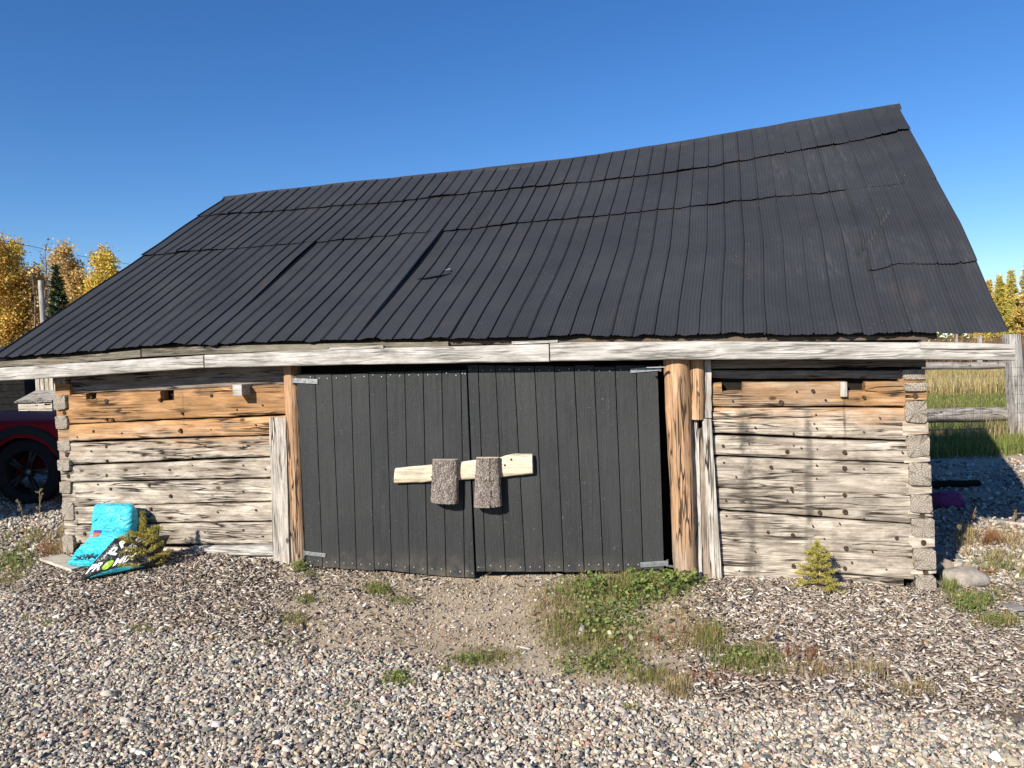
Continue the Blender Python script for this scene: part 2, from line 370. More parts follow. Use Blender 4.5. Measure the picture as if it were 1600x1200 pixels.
def zones(x, y):
    """weights of driveway gravel, wood chips, bare dirt, grass turf at ground points"""
    P = np.stack([x, y, np.zeros_like(x)], -1); d = (P - CAM) @ FWD
    px, py = proj(P); ok = d > .5
    px = np.where(ok, px, 800); py = np.where(ok, py, 2000)
    lx = (x - BA[0]) * BU[0] + (y - BA[1]) * BU[1]; ly = (x - BA[0]) * BN[0] + (y - BA[1]) * BN[1]
    nz = vnoise(x, y, 2.3, 3) - .5 + .6 * (vnoise(x, y, 6.5, 4) - .5)
    gb = np.interp(px, GBX, GBY) + 34 * nz
    gravel = np.clip((py - gb + 14) / 28, 0, 1)
    gravel = np.where((lx < -.35) & (ly > -1.2), np.clip(.75 + nz, 0, 1), gravel)         # drive by the car
    back = (lx > BL + .15) & (ly > .2)
    gravel = np.where(back, np.clip((6.9 - ly) / .9 + nz * .6, 0, 1) * np.clip(.5 + nz, .15, .9), gravel)        # yard behind the right corner
    grass = np.where((ly > 6.5), np.clip((ly - 6.9) / .8 + nz, 0, 1), 0) * (x > -3)
    grass = np.maximum(grass, np.where(y > 22, 1., 0.))
    gravel = gravel * (1 - grass)
    front = (ly < .2) & (lx > -.9) | (lx > BL)
    cl = np.clip((455 - px) / 90 + nz * 1.2, 0, 1) * np.clip((px - 20) / 60, 0, 1)
    cr = np.clip((px - 1075) / 60 + nz * 1.2, 0, 1) * np.where(lx > BL + .1, .55, 1.)
    chips = np.where(ly < .3, np.maximum(cl, cr), 0) * (1 - gravel) * (1 - grass)
    dirt = np.clip(1 - gravel - chips - grass, 0, 1)
    return gravel, chips, dirt, grass, px, py, lx, ly
def gridlines(a0, b0, step, lo, hi):
    g = list(np.arange(a0, b0 + 1e-6, step)); s = step; v = a0
    while v > lo: s *= 1.25; v -= s; g.insert(0, v)
    s = step; v = g[-1]
    while v < hi: s *= 1.25; v += s; g.append(v)
    return np.array(g)
gx = gridlines(-8, 9, .07, -900, 900); gy = gridlines(1.5, 14, .07, -300, 1500)
GX, GY = np.meshgrid(gx, gy); gxr = GX.ravel(); gyr = GY.ravel()
far = np.clip((np.hypot(gxr, gyr) - 20) / 20, 0, 1)
GZ = gz(gxr, gyr) * (1 - far)
gw = zones(gxr, gyr)
nx, ny = len(gx), len(gy)
ii = (np.arange(ny - 1)[:, None] * nx + np.arange(nx - 1)[None]).ravel()
gme = npmesh('ground', np.stack([gxr, gyr, GZ], -1), np.stack([ii, ii + 1, ii + nx + 1, ii + nx], -1), None, np.stack([gw[0], gw[1], gw[3]], -1))
def ground_mat():
    m = M('gravel dirt and turf ground', .95, .1); o = m.obj(); z = m.sep(m.attr('col', 'Vector'))
    vc = m.vor(o, 34, 'Color'); vd = m.vor(o, 34, 'Distance'); vcs = m.sep(vc)
    gr = m.ramp(vcs[0], [(0, (.10, .10, .105)), (.3, (.22, .21, .20)), (.6, (.34, .31, .28)), (.85, (.45, .42, .38)), (1, (.55, .52, .48))])
    gr = m.mix(m.ramp(vcs[1], [(.85, 0), (.9, .6)]), gr, (.36, .22, .16))
    gr = m.mix(m.ramp(vd, [(.35, 0), (.62, .8)]), gr, (.05, .045, .04))
    nn = m.noise(o, 5, 6, .65); nf = m.noise(o, 60, 5, .75)
    dirt = m.mix(m.ramp(nn, [(.3, 0), (.7, 1)]), (.31, .24, .16), (.48, .385, .27))
    dirt = m.mix(m.ramp(nf, [(.45, 0), (.75, .8)]), dirt, (.58, .51, .42))
    dirt = m.mix(m.ramp(nf, [(.2, .6), (.40, 0)]), dirt, (.12, .085, .06))
    chip = m.mix(m.ramp(nf, [(.3, 0), (.7, 1)]), (.07, .055, .045), (.20, .16, .13))
    tf = m.noise(m.map(o, (.35, .35, .35)), 1, 5, .65)
    turf = m.mix(m.ramp(tf, [(.38, 0), (.55, 1)]), (.13, .15, .035), (.26, .20, .075))
    turf = m.mix(m.ramp(m.noise(o, 24, 4, .7), [(.35, .5), (.6, 0)]), turf, (.05, .06, .02))
    c = m.mix(z[0], dirt, gr); c = m.mix(z[1], c, chip); c = m.mix(z[2], c, turf)
    m.col(c)
    h = m.math('ADD', m.math('MULTIPLY', m.math('SUBTRACT', .6, vd), z[0]), m.math('MULTIPLY', nf, .6))
    m.bump(h, .8, .015); return m.m
g_o = link('ground', gme, ground_mat(), None, True); tag(g_o, 'gravel, dirt and turf ground around the barn', None, None, 'structure')

# ---- scattered pebbles and chips (one uncountable mesh each)
def unit_pebbles(k, seed):
    rg = np.random.default_rng(seed); bm = bmesh.new(); bmesh.ops.create_cube(bm, size=1.2)
    bmesh.ops.subdivide_edges(bm, edges=bm.edges[:], cuts=1, use_grid_fill=True); bm.verts.index_update()
    base = np.array([v.co[:] for v in bm.verts]); base /= np.linalg.norm(base, axis=1)[:, None] ** .75
    quads = np.array([[v.index for v in f.verts] for f in bm.faces]); bm.free(); out = []
    for i in range(k):
        b = base * (1 + .16 * rg.standard_normal((len(base), 1)).clip(-1.6, 1.6))
        for _ in range(6):       # chip flats off the stone
            d = rg.standard_normal(3); d /= np.linalg.norm(d); c = rg.uniform(.36, .66); t = b @ d
            b = b - np.outer(np.maximum(t - c, 0), d)
        out.append(b)
    return np.array(out), quads
def rotm(n, tilt):
    a = NR.uniform(0, 2 * PI, n); b = NR.normal(0, tilt, n); c = NR.normal(0, tilt, n)
    ca, sa, cb, sb, cc, sc = np.cos(a), np.sin(a), np.cos(b), np.sin(b), np.cos(c), np.sin(c); z = np.zeros(n); o = np.ones(n)
    Rz = np.stack([ca, -sa, z, sa, ca, z, z, z, o], -1).reshape(n, 3, 3)
    Rx = np.stack([o, z, z, z, cb, -sb, z, sb, cb], -1).reshape(n, 3, 3)
    Ry = np.stack([cc, z, sc, z, o, z, -sc, z, cc], -1).reshape(n, 3, 3)
    return Rz @ Rx @ Ry
def scatter(x0, x1, y0, y1, step):
    xs = np.arange(x0, x1, step); ys = np.arange(y0, y1, step); X, Y = np.meshgrid(xs, ys)
    X = X.ravel() + NR.uniform(-.62, .62, X.size) * step; Y = Y.ravel() + NR.uniform(-.62, .62, Y.size) * step
    px, py = proj(np.stack([X, Y, np.zeros_like(X)], -1)); k = (px > -520) & (px < 2120) & (py < 1320); return X[k], Y[k]
PALS = np.array([[.52, .47, .40], [.34, .32, .29], [.15, .15, .155], [.44, .37, .29], [.45, .33, .26], [.66, .61, .54], [.085, .085, .09], [.38, .32, .24], [.24, .235, .23], [.44, .27, .19], [.58, .50, .38]])
PALP = np.array([.20, .14, .09, .13, .08, .15, .06, .09, .07, .02, .03]); PALP = PALP / PALP.sum()
PX, PY, PS = [], [], []
for (a, step, s0, s1, y0, y1, x0, x1) in ((0, .0143, .0073, .0135, 2.5, 6.4, -6.4, 6.2), (1, .030, .010, .0195, 2.5, 6.4, -6.4, 6.2), (2, .030, .012, .022, 6.4, 11.5, -10, -3.6), (3, .036, .014, .026, 5.2, 12.5, 2.9, 11)):
    X, Y = scatter(x0, x1, y0, y1, step); w = zones(X, Y); gv = w[0]
    p = np.where(gv > .05, gv ** 1.3, 0) + (.03 if a == 0 else .012) * w[2] + .014 * w[1]
    if a == 1: p = p * .5
    k = NR.uniform(0, 1, len(X)) < p
    inside = (w[6] > -.05) & (w[6] < BL + .05) & (w[7] > -.05) & (w[7] < 4.95); k &= ~inside
    X, Y = X[k], Y[k]; PX.append(X); PY.append(Y); PS.append(NR.uniform(s0, s1, len(X)) * NR.lognormal(0, .18, len(X)))
PX = np.concatenate(PX); PY = np.concatenate(PY); PS = np.concatenate(PS); n = len(PX)
UB, UQ = unit_pebbles(14, 3)
sc = PS[:, None] * np.stack([NR.uniform(.9, 1.45, n), NR.uniform(.75, 1.05, n), NR.uniform(.5, .85, n)], -1)
V = UB[NR.integers(0, len(UB), n)] * sc[:, None, :]; V = np.einsum('nij,nkj->nki', rotm(n, .45), V)
V += np.stack([PX, PY, gz(PX, PY) + PS * NR.uniform(.1, .75, n)], -1)[:, None, :]
pc = np.array([1.0, .985, .94]) * PALS[NR.choice(len(PALS), n, p=PALP)] * NR.uniform(.78, 1.3, (n, 1)) * NR.normal(1, .03, (n, 3))
me = npmesh('gravel', V.reshape(-1, 3), (UQ[None] + (np.arange(n) * UB.shape[1])[:, None, None]).reshape(-1, 4), None, np.repeat(pc.clip(.02, .85), UB.shape[1], 0))
go_ = link('gravel', me, MAT['pebble'], None, True); me.set_sharp_from_angle(angle=math.radians(48))
tag(go_, 'loose grey, white and pinkish gravel covering the drive', 'gravel', None, 'stuff')
print('pebbles', n)
CX, CY = [], []
for (step, x0, x1, y0, y1, f) in ((.0165, -4.6, -.6, 4.3, 6.9, 1.), (.0165, .8, 4.2, 3.4, 6.1, 1.), (.03, -2, 2, 3.9, 6.3, .5)):
    X, Y = scatter(x0, x1, y0, y1, step); w = zones(X, Y)
    k = (NR.uniform(0, 1, len(X)) < f * (w[1] + .22 * w[2] * (.4 + np.exp(-(w[7] / .35) ** 2)) + .03 * w[0])) & ~((w[6] > -.02) & (w[6] < BL) & (w[7] > .02))
    CX.append(X[k]); CY.append(Y[k])
CX = np.concatenate(CX); CY = np.concatenate(CY); n = len(CX)
ln = NR.lognormal(math.log(.015), .5, n).clip(.005, .065); wd = NR.uniform(.18, .5, n) * ln; wd = np.minimum(wd, .012); th = NR.uniform(.0012, .0032, n)
q = np.array([[-1, -1, -1], [1, -1, -1], [1, 1, -1], [-1, 1, -1], [-1, -1, 1], [1, -1, 1], [1, 1, 1], [-1, 1, 1]], float)
V = q[None] * np.stack([ln, wd, th], -1)[:, None, :]
j = NR.uniform(.45, 1.25, (n, 4, 2)); V[:, :4, :2] *= j; V[:, 4:, :2] *= j
V = np.einsum('nij,nkj->nki', rotm(n, .33), V) + np.stack([CX, CY, gz(CX, CY) + NR.uniform(.001, .016, n)], -1)[:, None, :]
CP = np.array([[.33, .275, .225], [.44, .375, .31], [.20, .16, .125], [.60, .53, .45], [.26, .215, .175], [.38, .27, .17], [.10, .08, .065], [.72, .66, .57]]); CPP = np.array([.22, .20, .15, .12, .14, .06, .06, .05])
cc = CP[NR.choice(8, n, p=CPP)] * NR.uniform(.80, 1.4, (n, 1)) * np.where(CX < 0, .92, 1.)[:, None]
B6 = np.array([(3, 2, 1, 0), (4, 5, 6, 7), (0, 1, 5, 4), (1, 2, 6, 5), (2, 3, 7, 6), (3, 0, 4, 7)])
me = npmesh('wood_chips', V.reshape(-1, 3), (B6[None] + (np.arange(n) * 8)[:, None, None]).reshape(-1, 4), None, np.repeat(cc, 8, 0))
tag(link('wood_chips', me, MAT['chip']), 'grey brown wood chips spread along the foot of the log walls', 'wood chips', None, 'stuff')
FX, FY = scatter(-6, 6, 2.6, 6.6, .0118); w = zones(FX, FY); k = (NR.uniform(0, 1, len(FX)) < .55 * w[0] + .16 * w[2] + .2 * w[1]) & ~((w[6] > -.02) & (w[6] < BL) & (w[7] > .02)); FX, FY = FX[k], FY[k]; n = len(FX)
V = q[None] * (NR.uniform(.0022, .0055, (n, 1)) * NR.uniform(.7, 1.3, (n, 3)))[:, None, :]; V *= NR.uniform(.55, 1.15, (n, 8, 1)); V = np.einsum('nij,nkj->nki', rotm(n, .8), V) + np.stack([FX, FY, gz(FX, FY) + .003], -1)[:, None, :]
fc = PALS[NR.choice(len(PALS), n, p=PALP)] * np.array([1.05, .97, .86]) * NR.uniform(.6, 1.2, (n, 1))
tag(link('grit', npmesh('grit', V.reshape(-1, 3), (B6[None] + (np.arange(n) * 8)[:, None, None]).reshape(-1, 4), None, np.repeat(fc, 8, 0)), MAT['chip']), 'fine grit and sand between the gravel stones', 'grit', None, 'stuff')

# ---- grass and weeds
GREENS = [(.15, .20, .045), (.21, .25, .065), (.11, .155, .035), (.27, .26, .085), (.32, .28, .11)]
DRY = [(.42, .33, .16), (.34, .26, .12), (.50, .42, .24), (.28, .19, .09)]
OLIVE = [(.25, .23, .07), (.19, .20, .05), (.33, .28, .11), (.15, .17, .04)]
RED = [(.28, .10, .05), (.34, .17, .08), (.24, .14, .06)]
def blades(X, Y, h, wd, lean, pal, seed=0, zf=gz):
    n = len(X); rg = np.random.default_rng(seed); a = rg.uniform(0, 2 * PI, n); le = np.abs(rg.normal(0, lean, n)).clip(0, 1.6)
    H = h * rg.uniform(.55, 1.15, n); w = wd * rg.uniform(.7, 1.3, n); dx, dy = np.cos(a), np.sin(a); sx, sy = -dy, dx
    z0 = zf(X, Y) - .004; rows = []
    for t, ww in ((0, 1.), (.55, .8)):
        o = le * H * t * t; zz = z0 + H * t * (1 - .25 * np.minimum(le, 1) * t)
        for s in (-1, 1): rows.append(np.stack([X + dx * o + sx * w * ww * s * .5, Y + dy * o + sy * w * ww * s * .5, zz], -1))
    o = le * H; rows.append(np.stack([X + dx * o, Y + dy * o, z0 + H * (1 - .45 * np.minimum(le, 1.2))], -1))
    V = np.stack(rows, 1); c = np.array(pal)[rg.integers(0, len(pal), n)] * rg.uniform(.7, 1.25, (n, 1))
    C = np.repeat(c[:, None, :], 5, 1); C[:, 4] *= 1.15
    k = (np.arange(n) * 5)[:, None]
    return V.reshape(-1, 3), k + np.array([[0, 1, 3, 2]]), k + np.array([[2, 3, 4]]), C.reshape(-1, 3)
def join(parts):
    V, Q, T, C = [], [], [], []; k = 0
    for v, q, t, c in parts:
        V.append(v); C.append(c); Q.append(q + k if len(q) else q.reshape(0, 4)); T.append(t + k if len(t) else t.reshape(0, 3)); k += len(v)
    return np.concatenate(V), np.concatenate(Q), np.concatenate(T), np.concatenate(C)
def blob(px, py, rx, ry, n, seed):
    rg = np.random.default_rng(seed); r = np.sqrt(rg.uniform(0, 1, n)) * np.abs(rg.normal(.8, .25, n)); a = rg.uniform(0, 2 * PI, n)
    qx = px + rx * r * np.cos(a); qy = py + ry * r * np.sin(a); kk = vnoise(qx, qy, .045, seed) + .5 * vnoise(qx, qy, .11, seed + 1) > .43 + .10 * r; s_ = rg.choice(np.flatnonzero(kk), n) if kk.sum() > 8 else np.arange(n); qx, qy = qx[s_] + rg.normal(0, 1.6, n), qy[s_] + rg.normal(0, .9, n)
    P = np.array([ground(u, v) for u, v in zip(qx, qy)]); return P[:, 0], P[:, 1]
TUFTS = [  # px, py, rx, ry, blades, height, width, lean, palette
    (960, 935, 130, 30, 2600, .055, .0036, 1.0, GREENS), (960, 940, 130, 32, 1300, .06, .003, .9, OLIVE), (1010, 918, 90, 22, 1300, .075, .0036, .8, GREENS), (900, 985, 75, 45, 1400, .07, .003, .8, OLIVE),
    (970, 1000, 120, 45, 1500, .05, .003, .9, OLIVE), (1060, 985, 60, 40, 700, .05, .003, .9, DRY), (940, 1040, 90, 25, 700, .045, .003, .9, OLIVE),
    (860, 960, 45, 40, 500, .05, .003, .9, DRY), (1110, 1000, 35, 25, 600, .09, .003, .6, OLIVE), (1160, 1030, 60, 22, 1100, .07, .003, .7, GREENS),
    (1200, 1045, 50, 18, 600, .06, .003, .8, OLIVE), (1270, 1050, 50, 18, 420, .06, .003, .9, DRY), (1060, 1078, 28, 12, 400, .08, .003, .7, DRY),
    (1010, 1060, 60, 15, 500, .05, .003, .9, OLIVE), (1430, 1078, 45, 10, 260, .07, .003, .9, DRY), (1360, 1050, 40, 16, 200, .10, .003, .6, DRY),
    (985, 1107, 22, 8, 120, .04, .003, .8, GREENS), (625, 1065, 35, 16, 350, .05, .003, .9, GREENS), (700, 1050, 30, 10, 200, .04, .003, .9, OLIVE),
    (760, 1025, 60, 16, 600, .045, .003, .9, OLIVE), (730, 1030, 25, 10, 240, .05, .003, .9, GREENS), (590, 916, 24, 14, 420, .06, .0035, .9, GREENS),
    (625, 938, 35, 10, 350, .045, .003, .9, GREENS), (480, 940, 24, 9, 300, .05, .003, .8, GREENS), (465, 970, 45, 12, 380, .045, .003, .9, OLIVE), (440, 1002, 50, 9, 330, .035, .003, .9, OLIVE),
    (220, 985, 24, 9, 240, .045, .003, .8, OLIVE), (370, 955, 28, 9, 240, .04, .003, .9, OLIVE), (300, 975, 22, 9, 180, .04, .003, .9, DRY), (330, 1000, 20, 6, 130, .03, .003, .9, OLIVE),
    (465, 893, 12, 8, 190, .08, .003, .6, GREENS), (485, 900, 12, 5, 120, .05, .003, .7, GREENS), (545, 1108, 18, 7, 100, .035, .003, .9, GREENS),
    (40, 965, 18, 7, 90, .045, .003, .8, GREENS), (70, 975, 14, 8, 100, .05, .003, .8, GREENS),
    (40, 850, 60, 28, 800, .075, .004, .9, OLIVE), (20, 880, 40, 22, 700, .06, .004, .9, GREENS), (90, 845, 14, 28, 260, .11, .004, .6, DRY), (75, 862, 22, 14, 250, .07, .004, .9, RED), (10, 905, 40, 14, 320, .05, .004, .8, OLIVE),
    (1515, 945, 38, 18, 900, .07, .004, .8, GREENS), (1560, 975, 40, 12, 600, .06, .004, .9, GREENS), (1485, 925, 14, 14, 350, .10, .004, .7, GREENS), (1550, 930, 50, 16, 400, .05, .004, .9, OLIVE),
    (1550, 850, 55, 26, 900, .09, .004, .8, DRY), (1560, 880, 50, 24, 650, .08, .004, .8, OLIVE), (1552, 846, 16, 9, 320, .12, .004, .7, RED), (1510, 840, 20, 18, 350, .12, .004, .7, DRY), (1590, 900, 30, 18, 300, .08, .004, .8, OLIVE), (1545, 896, 20, 6, 120, .05, .004, .8, RED),
    (1250, 1030, 40, 14, 120, .10, .003, .5, RED), (1110, 1060, 70, 14, 200, .06, .003, .7, RED), (700, 1000, 120, 30, 260, .03, .003, .9, RED), (1440, 960, 120, 60, 160, .04, .003, .9, OLIVE),
]
parts = []
for i, (px, py, rx, ry, n, h, w_, le, pal) in enumerate(TUFTS):
    X, Y = blob(px, py, rx, ry, n, 100 + i); parts.append(blades(X, Y, h, w_, le, pal, i))
    if n > 400: parts.append(blades(*blob(px, py, rx, ry, n // 4, 300 + i), h * 1.2, w_ * .8, le, DRY if pal is not DRY else RED, 500 + i))
me = npmesh('grass', *join(parts)); tag(link('grass', me, MAT['blade']), 'patchy green and straw coloured grass growing in front of the doors and corners', 'grass', None, 'stuff')
# broad weed leaves in the green patch
def leaves(X, Y, Z, s, pal, seed, tilt=.6):
    n = len(X); rg = np.random.default_rng(seed); sz = s * rg.uniform(.6, 1.3, n)
    loc = np.array([[-.1, 0, 0], [.35, -.42, .06], [.35, .42, .06], [.85, -.38, .02], [.85, .38, .02], [1.15, 0, -.08]])
    Rm = rotm(n, tilt); V = np.einsum('nij,kj->nki', Rm, loc) * sz[:, None, None] + np.stack([X, Y, Z], -1)[:, None, :]
    k = (np.arange(n) * 6)[:, None]; c = np.array(pal)[rg.integers(0, len(pal), n)] * rg.uniform(.7, 1.3, (n, 1))
    return V.reshape(-1, 3), (k[:, :, None] + np.array([[[1, 3, 4, 2]]])).reshape(-1, 4), np.concatenate([k + np.array([[0, 1, 2]]), k + np.array([[3, 5, 4]])]), np.repeat(c, 6, 0)
WG = [(.14, .20, .045), (.20, .26, .065), (.10, .155, .04), (.26, .28, .085)]
parts = []
for i, (px, py, rx, ry, n, z1, s, pal) in enumerate([(985, 935, 115, 30, 1150, .065, .019, WG), (950, 975, 85, 32, 650, .045, .018, WG), (930, 1040, 80, 22, 350, .035, .015, WG), (1165, 1035, 55, 18, 260, .05, .014, WG), (1060, 925, 40, 16, 300, .09, .02, WG),
        (590, 916, 18, 9, 160, .05, .012, WG), (625, 1062, 26, 12, 120, .03, .012, WG), (470, 893, 12, 7, 90, .06, .014, WG), (1520, 950, 38, 16, 260, .05, .018, WG), (740, 1030, 30, 10, 110, .03, .012, WG),
        (20, 880, 40, 20, 200, .08, .02, WG), (1030, 1010, 90, 30, 110, .04, .014, RED), (960, 995, 12, 6, 6, .05, .035, [(.62, .42, .16), (.6, .52, .2)]), (990, 990, 50, 30, 14, .05, .024, [(.42, .46, .3), (.5, .5, .36)]), (75, 862, 22, 12, 130, .07, .016, RED), (1545, 896, 22, 7, 60, .04, .014, RED)]):
    X, Y = blob(px, py, rx, ry, n, 700 + i); parts.append(leaves(X, Y, gz(X, Y) + np.random.default_rng(i).uniform(.01, z1, n), s, pal, i))
me = npmesh('weeds', *join(parts)); tag(link('weeds', me, MAT['blade']), 'low broad leaved green weeds among the grass by the doors', 'weeds', None, 'stuff')

# ------------------------------------------------------------------ barn
barn = empty('log_barn', tuple(BA), YAW)
tag(barn, 'low weathered log barn with black metal roof and black double doors', 'barn')
BD = 4.89                                                    # depth front wall to back wall
RLX, RRX, RY = .09, 7.27, 2.445; RLZ, RRZ = 3.5425, 3.8556
EX = [-.5, 1.01, 2.06, 4.1, 5.44, 6.81, 7.27]; EZ = [1.751, 1.800, 1.799, 1.772, 1.738, 1.704, 1.692]
def zE(x): return np.interp(x, EX, EZ)
def zR(x): return RLZ + (x - RLX) / (RRX - RLX) * (RRZ - RLZ) - np.interp((x - RLX) / (RRX - RLX), [0, .1, .19, .3, .38, .49, .61, .73, .85, .93, 1], [0, .004, .018, .046, .064, .082, .089, .072, .038, .014, 0])

def hewn(mb, e, yf, depth, seed, notch=(), wave=1., n=None, mi=0):
    """squared log along x. e = (x0, ztop, zbot, x1, ztop, zbot); notch = [(xa, xb, dz)] cut from the top"""
    x0, t0, b0, x1, t1, b1 = e; n = n or max(6, int((x1 - x0) / .05)); xs = [x0 + (x1 - x0) * i / n for i in range(n + 1)]
    for xa, xb, dz in notch: xs += [xa - .002, xa + .002, xb - .002, xb + .002]
    xs = sorted(xs); NA = 22; vs = []
    for i, x in enumerate(xs):
        k = (x - x0) / (x1 - x0); t = t0 + (t1 - t0) * k; b = b0 + (b1 - b0) * k
        t += wave * (.007 * fn(x * 1.5, seed) + .005 * fn(x * 7, seed, 3) + .003 * fn(x * 19, seed, 4)); b += wave * (.007 * fn(x * 1.5, seed, 9) + .005 * fn(x * 7, seed, 5) + .003 * fn(x * 19, seed, 6))
        for xa, xb, dz in notch:
            if xa - 1e-6 <= x <= xb + 1e-6 and not (abs(x - xa + .002) < 1e-5 or abs(x - xb - .002) < 1e-5): t -= dz
        zc, hz, hd = (t + b) / 2, (t - b) / 2, depth / 2
        for j in range(NA):
            a = 2 * PI * (j + .5) / NA; ca, sa = math.cos(a), math.sin(a)
            sy = math.copysign(abs(ca) ** .15, ca); sz = math.copysign(abs(sa) ** .25, sa)
            y = yf + hd + hd * sy
            if sy < 0: y += wave * (.009 * fn(x * 1.7, sz * 1.3 + seed, 1) + .004 * fn(x * 8, sz * 4 + seed, 2))
            vs.append((x, y, zc + (hz + .0005) * sz))
    m = len(xs)
    fs = [(i * NA + j, (i + 1) * NA + j, (i + 1) * NA + (j + 1) % NA, i * NA + (j + 1) % NA) for i in range(m - 1) for j in range(NA)]
    fs += [tuple(range(NA)), tuple((m - 1) * NA + j for j in reversed(range(NA)))]
    mb.add(vs, fs, mi)
def plugs(mb, pts, seed, mi=1):
    for i, (px, py, r) in enumerate(pts):
        x, y, z = W(px, py, .004); r = r * (.52 if r < .0125 else .78); mb.disc((x, -.003, z), r, .004 + .004 * ((i * 37) % 3), 9, mi, seed + i)

def wall_part(name): 
    b = MB(); return b
def prow(px0, t0, b0, px1, t1, b1):
    A_, B_ = W(px0, t0), W(px1, t1); return (A_[0], A_[2], W(px0, b0)[2], B_[0], B_[2], W(px1, b1)[2])
KW = dict(angle=50)
# left front wall
lw = MB(); lw.box(.12, 2.22, .10, .14, -.1, 1.70, 0); LWALL = lw.build('log_wall', MAT['void'], barn)
LROWS = [(105, 617, 662, 447, 601, 647), (107, 664, 689, 447, 649, 678), (109, 692, 726, 447, 681, 711), (111, 729, 753, 447, 714, 745),
         (113, 755, 791, 447, 748, 782), (115, 793, 819, 447, 785, 814), (117, 821, 850, 447, 816, 851)]
LPL = [[(166, 627, .022), (143, 621, .014), (285, 646, .013), (330, 618, .016), (176, 656, .015), (166, 655, .014), (370, 640, .012), (410, 633, .011), (250, 625, .016)],
       [(146, 674, .016), (107 + 14, 683, .01), (282, 673, .02), (190, 677, .012), (330, 671, .01), (400, 664, .012), (425, 660, .01)],
       [(166, 698, .016), (167, 720, .013), (143, 705, .01), (300, 715, .01), (320, 697, .01), (200, 706, .008), (380, 698, .01)],
       [(167, 743, .018), (225, 740, .01), (265, 734, .012), (300, 727, .009), (380, 727, .01), (415, 733, .01)],
       [(173, 764, .016), (233, 758, .016), (267, 775, .018), (310, 765, .01), (153, 757, .01), (380, 768, .012)],
       [(173, 788, .015), (163, 786, .011), (236, 795, .015), (268, 808, .01), (340, 800, .012), (400, 797, .012), (120, 801, .016)],
       [(320, 832, .012), (380, 828, .012), (133, 834, .018), (125, 846, .016), (290, 842, .01), (410, 838, .01)]]
for i, r in enumerate(LROWS):
    m = MB(); nt = []
    if i == 0:
        h0, h1 = W(250, 608)[0], W(271, 608)[0]; k0, k1 = W(134, 617)[0], W(150, 617)[0]; nt = [(k0, k1, .045), (h0, h1, .085)]
    hewn(m, prow(*r), 0, .16, 3.7 * i + 1, nt)
    plugs(m, LPL[i], i * 20); o = m.build('log', [MAT['log'], MAT['knot']], LWALL, **KW)
    o['label'] = ['honey coloured log under the eave' if i < 2 else 'silver grey log'][0]
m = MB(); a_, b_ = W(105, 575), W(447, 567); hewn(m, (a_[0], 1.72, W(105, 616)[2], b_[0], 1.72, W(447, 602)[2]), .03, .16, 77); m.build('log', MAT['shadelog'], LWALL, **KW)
m = MB(); s0, s1 = W(300, 853), W(445, 851); m.hexa([(s0[0], -.03, s0[2] - .07), (s1[0], -.03, s1[2] - .08), (s1[0], .03, s1[2] - .08), (s0[0], .03, s0[2] - .07), (s0[0], -.03, s0[2]), (s1[0], -.03, s1[2]), (s1[0], .03, s1[2]), (s0[0], .03, s0[2])], 0, .004)
m.build('sill_board', MAT['beam'], barn)
m = MB(); hewn(m, (.12, .115, -.1, 2.2, .10, -.1), .02, .12, 5); m.build('sill_log', MAT['log'], barn, **KW)
# right front wall
rw = MB(); rw.box(5.55, BL - .12, .10, .14, -.1, 1.66, 0); RWALL = rw.build('log_wall', MAT['void'], barn)
RROWS = [(1112, 598, 635, 1414, 596, 635), (1113, 637, 677, 1416, 638, 688), (1114, 681, 711, 1418, 691, 723), (1116, 714, 761, 1419, 725, 777),
         (1120, 763, 795, 1422, 773, 818), (1121, 799, 852, 1425, 821, 876), (1124, 853, 882, 1428, 866, 905), (1127, 884, 904, 1266, 889, 912)]
RPL = [[(1221, 629, .02), (1290, 625, .012), (1270, 611, .014), (1245, 612, .012), (1145, 627, .012), (1350, 621, .014)],
       [(1275, 648, .011), (1272, 662, .01), (1276, 669, .011), (1350, 675, .012), (1375, 653, .01), (1180, 668, .012), (1240, 678, .012)],
       [(1230, 706, .018), (1320, 707, .020), (1252, 700, .01), (1277, 702, .01), (1240, 696, .009), (1410, 707, .01), (1130, 697, .013), (1170, 693, .01)],
       [(1320, 732, .02), (1238, 736, .01), (1276, 727, .01), (1350, 733, .012), (1131, 723, .012), (1150, 745, .01), (1237, 763, .014), (1276, 748, .01), (1205, 730, .015)],
       [(1320, 774, .018), (1321, 800, .02), (1238, 768, .012), (1288, 777, .01), (1281, 801, .016), (1134, 782, .01), (1350, 810, .011), (1230, 782, .009)],
       [(1239, 837, .018), (1322, 857, .02), (1270, 822, .01), (1288, 842, .01), (1401, 841, .014), (1363, 862, .01), (1200, 832, .014), (1135, 806, .012), (1312, 818, .009)],
       [(1240, 885, .018), (1320, 888, .016), (1331, 879, .012), (1385, 890, .01), (1180, 862, .01)],
       [(1155, 892, .011)]]
for i, r in enumerate(RROWS):
    m = MB(); nt = []
    if i == 0:
        nt = [(W(1128, 600)[0], W(1160, 600)[0], .062), (W(1323, 600)[0], W(1352, 600)[0], .060)]
    hewn(m, prow(*r), 0, .16, 2.9 * i + 41, nt)
    plugs(m, RPL[i], 300 + i * 20); m.build('log', [MAT['log'], MAT['knot']], RWALL, **KW)
for (a0, c0, a1, c1, q) in ((1112, 563, 1448, 560, 0), (1112, 579, 1446, 579, 1)):
    m = MB(); A0, A1 = W(a0, c0), W(a1, c1); d0 = W(a0, c0 + (13 if q == 0 else 12))[2]; d1 = W(a1, c1 + (13 if q == 0 else 14))[2]
    hewn(m, (A0[0], A0[2], d0, A1[0], A1[2], d1), .02 + .02 * q, .16, 90 + q); m.build('log', MAT['shadelog'], RWALL, **KW)
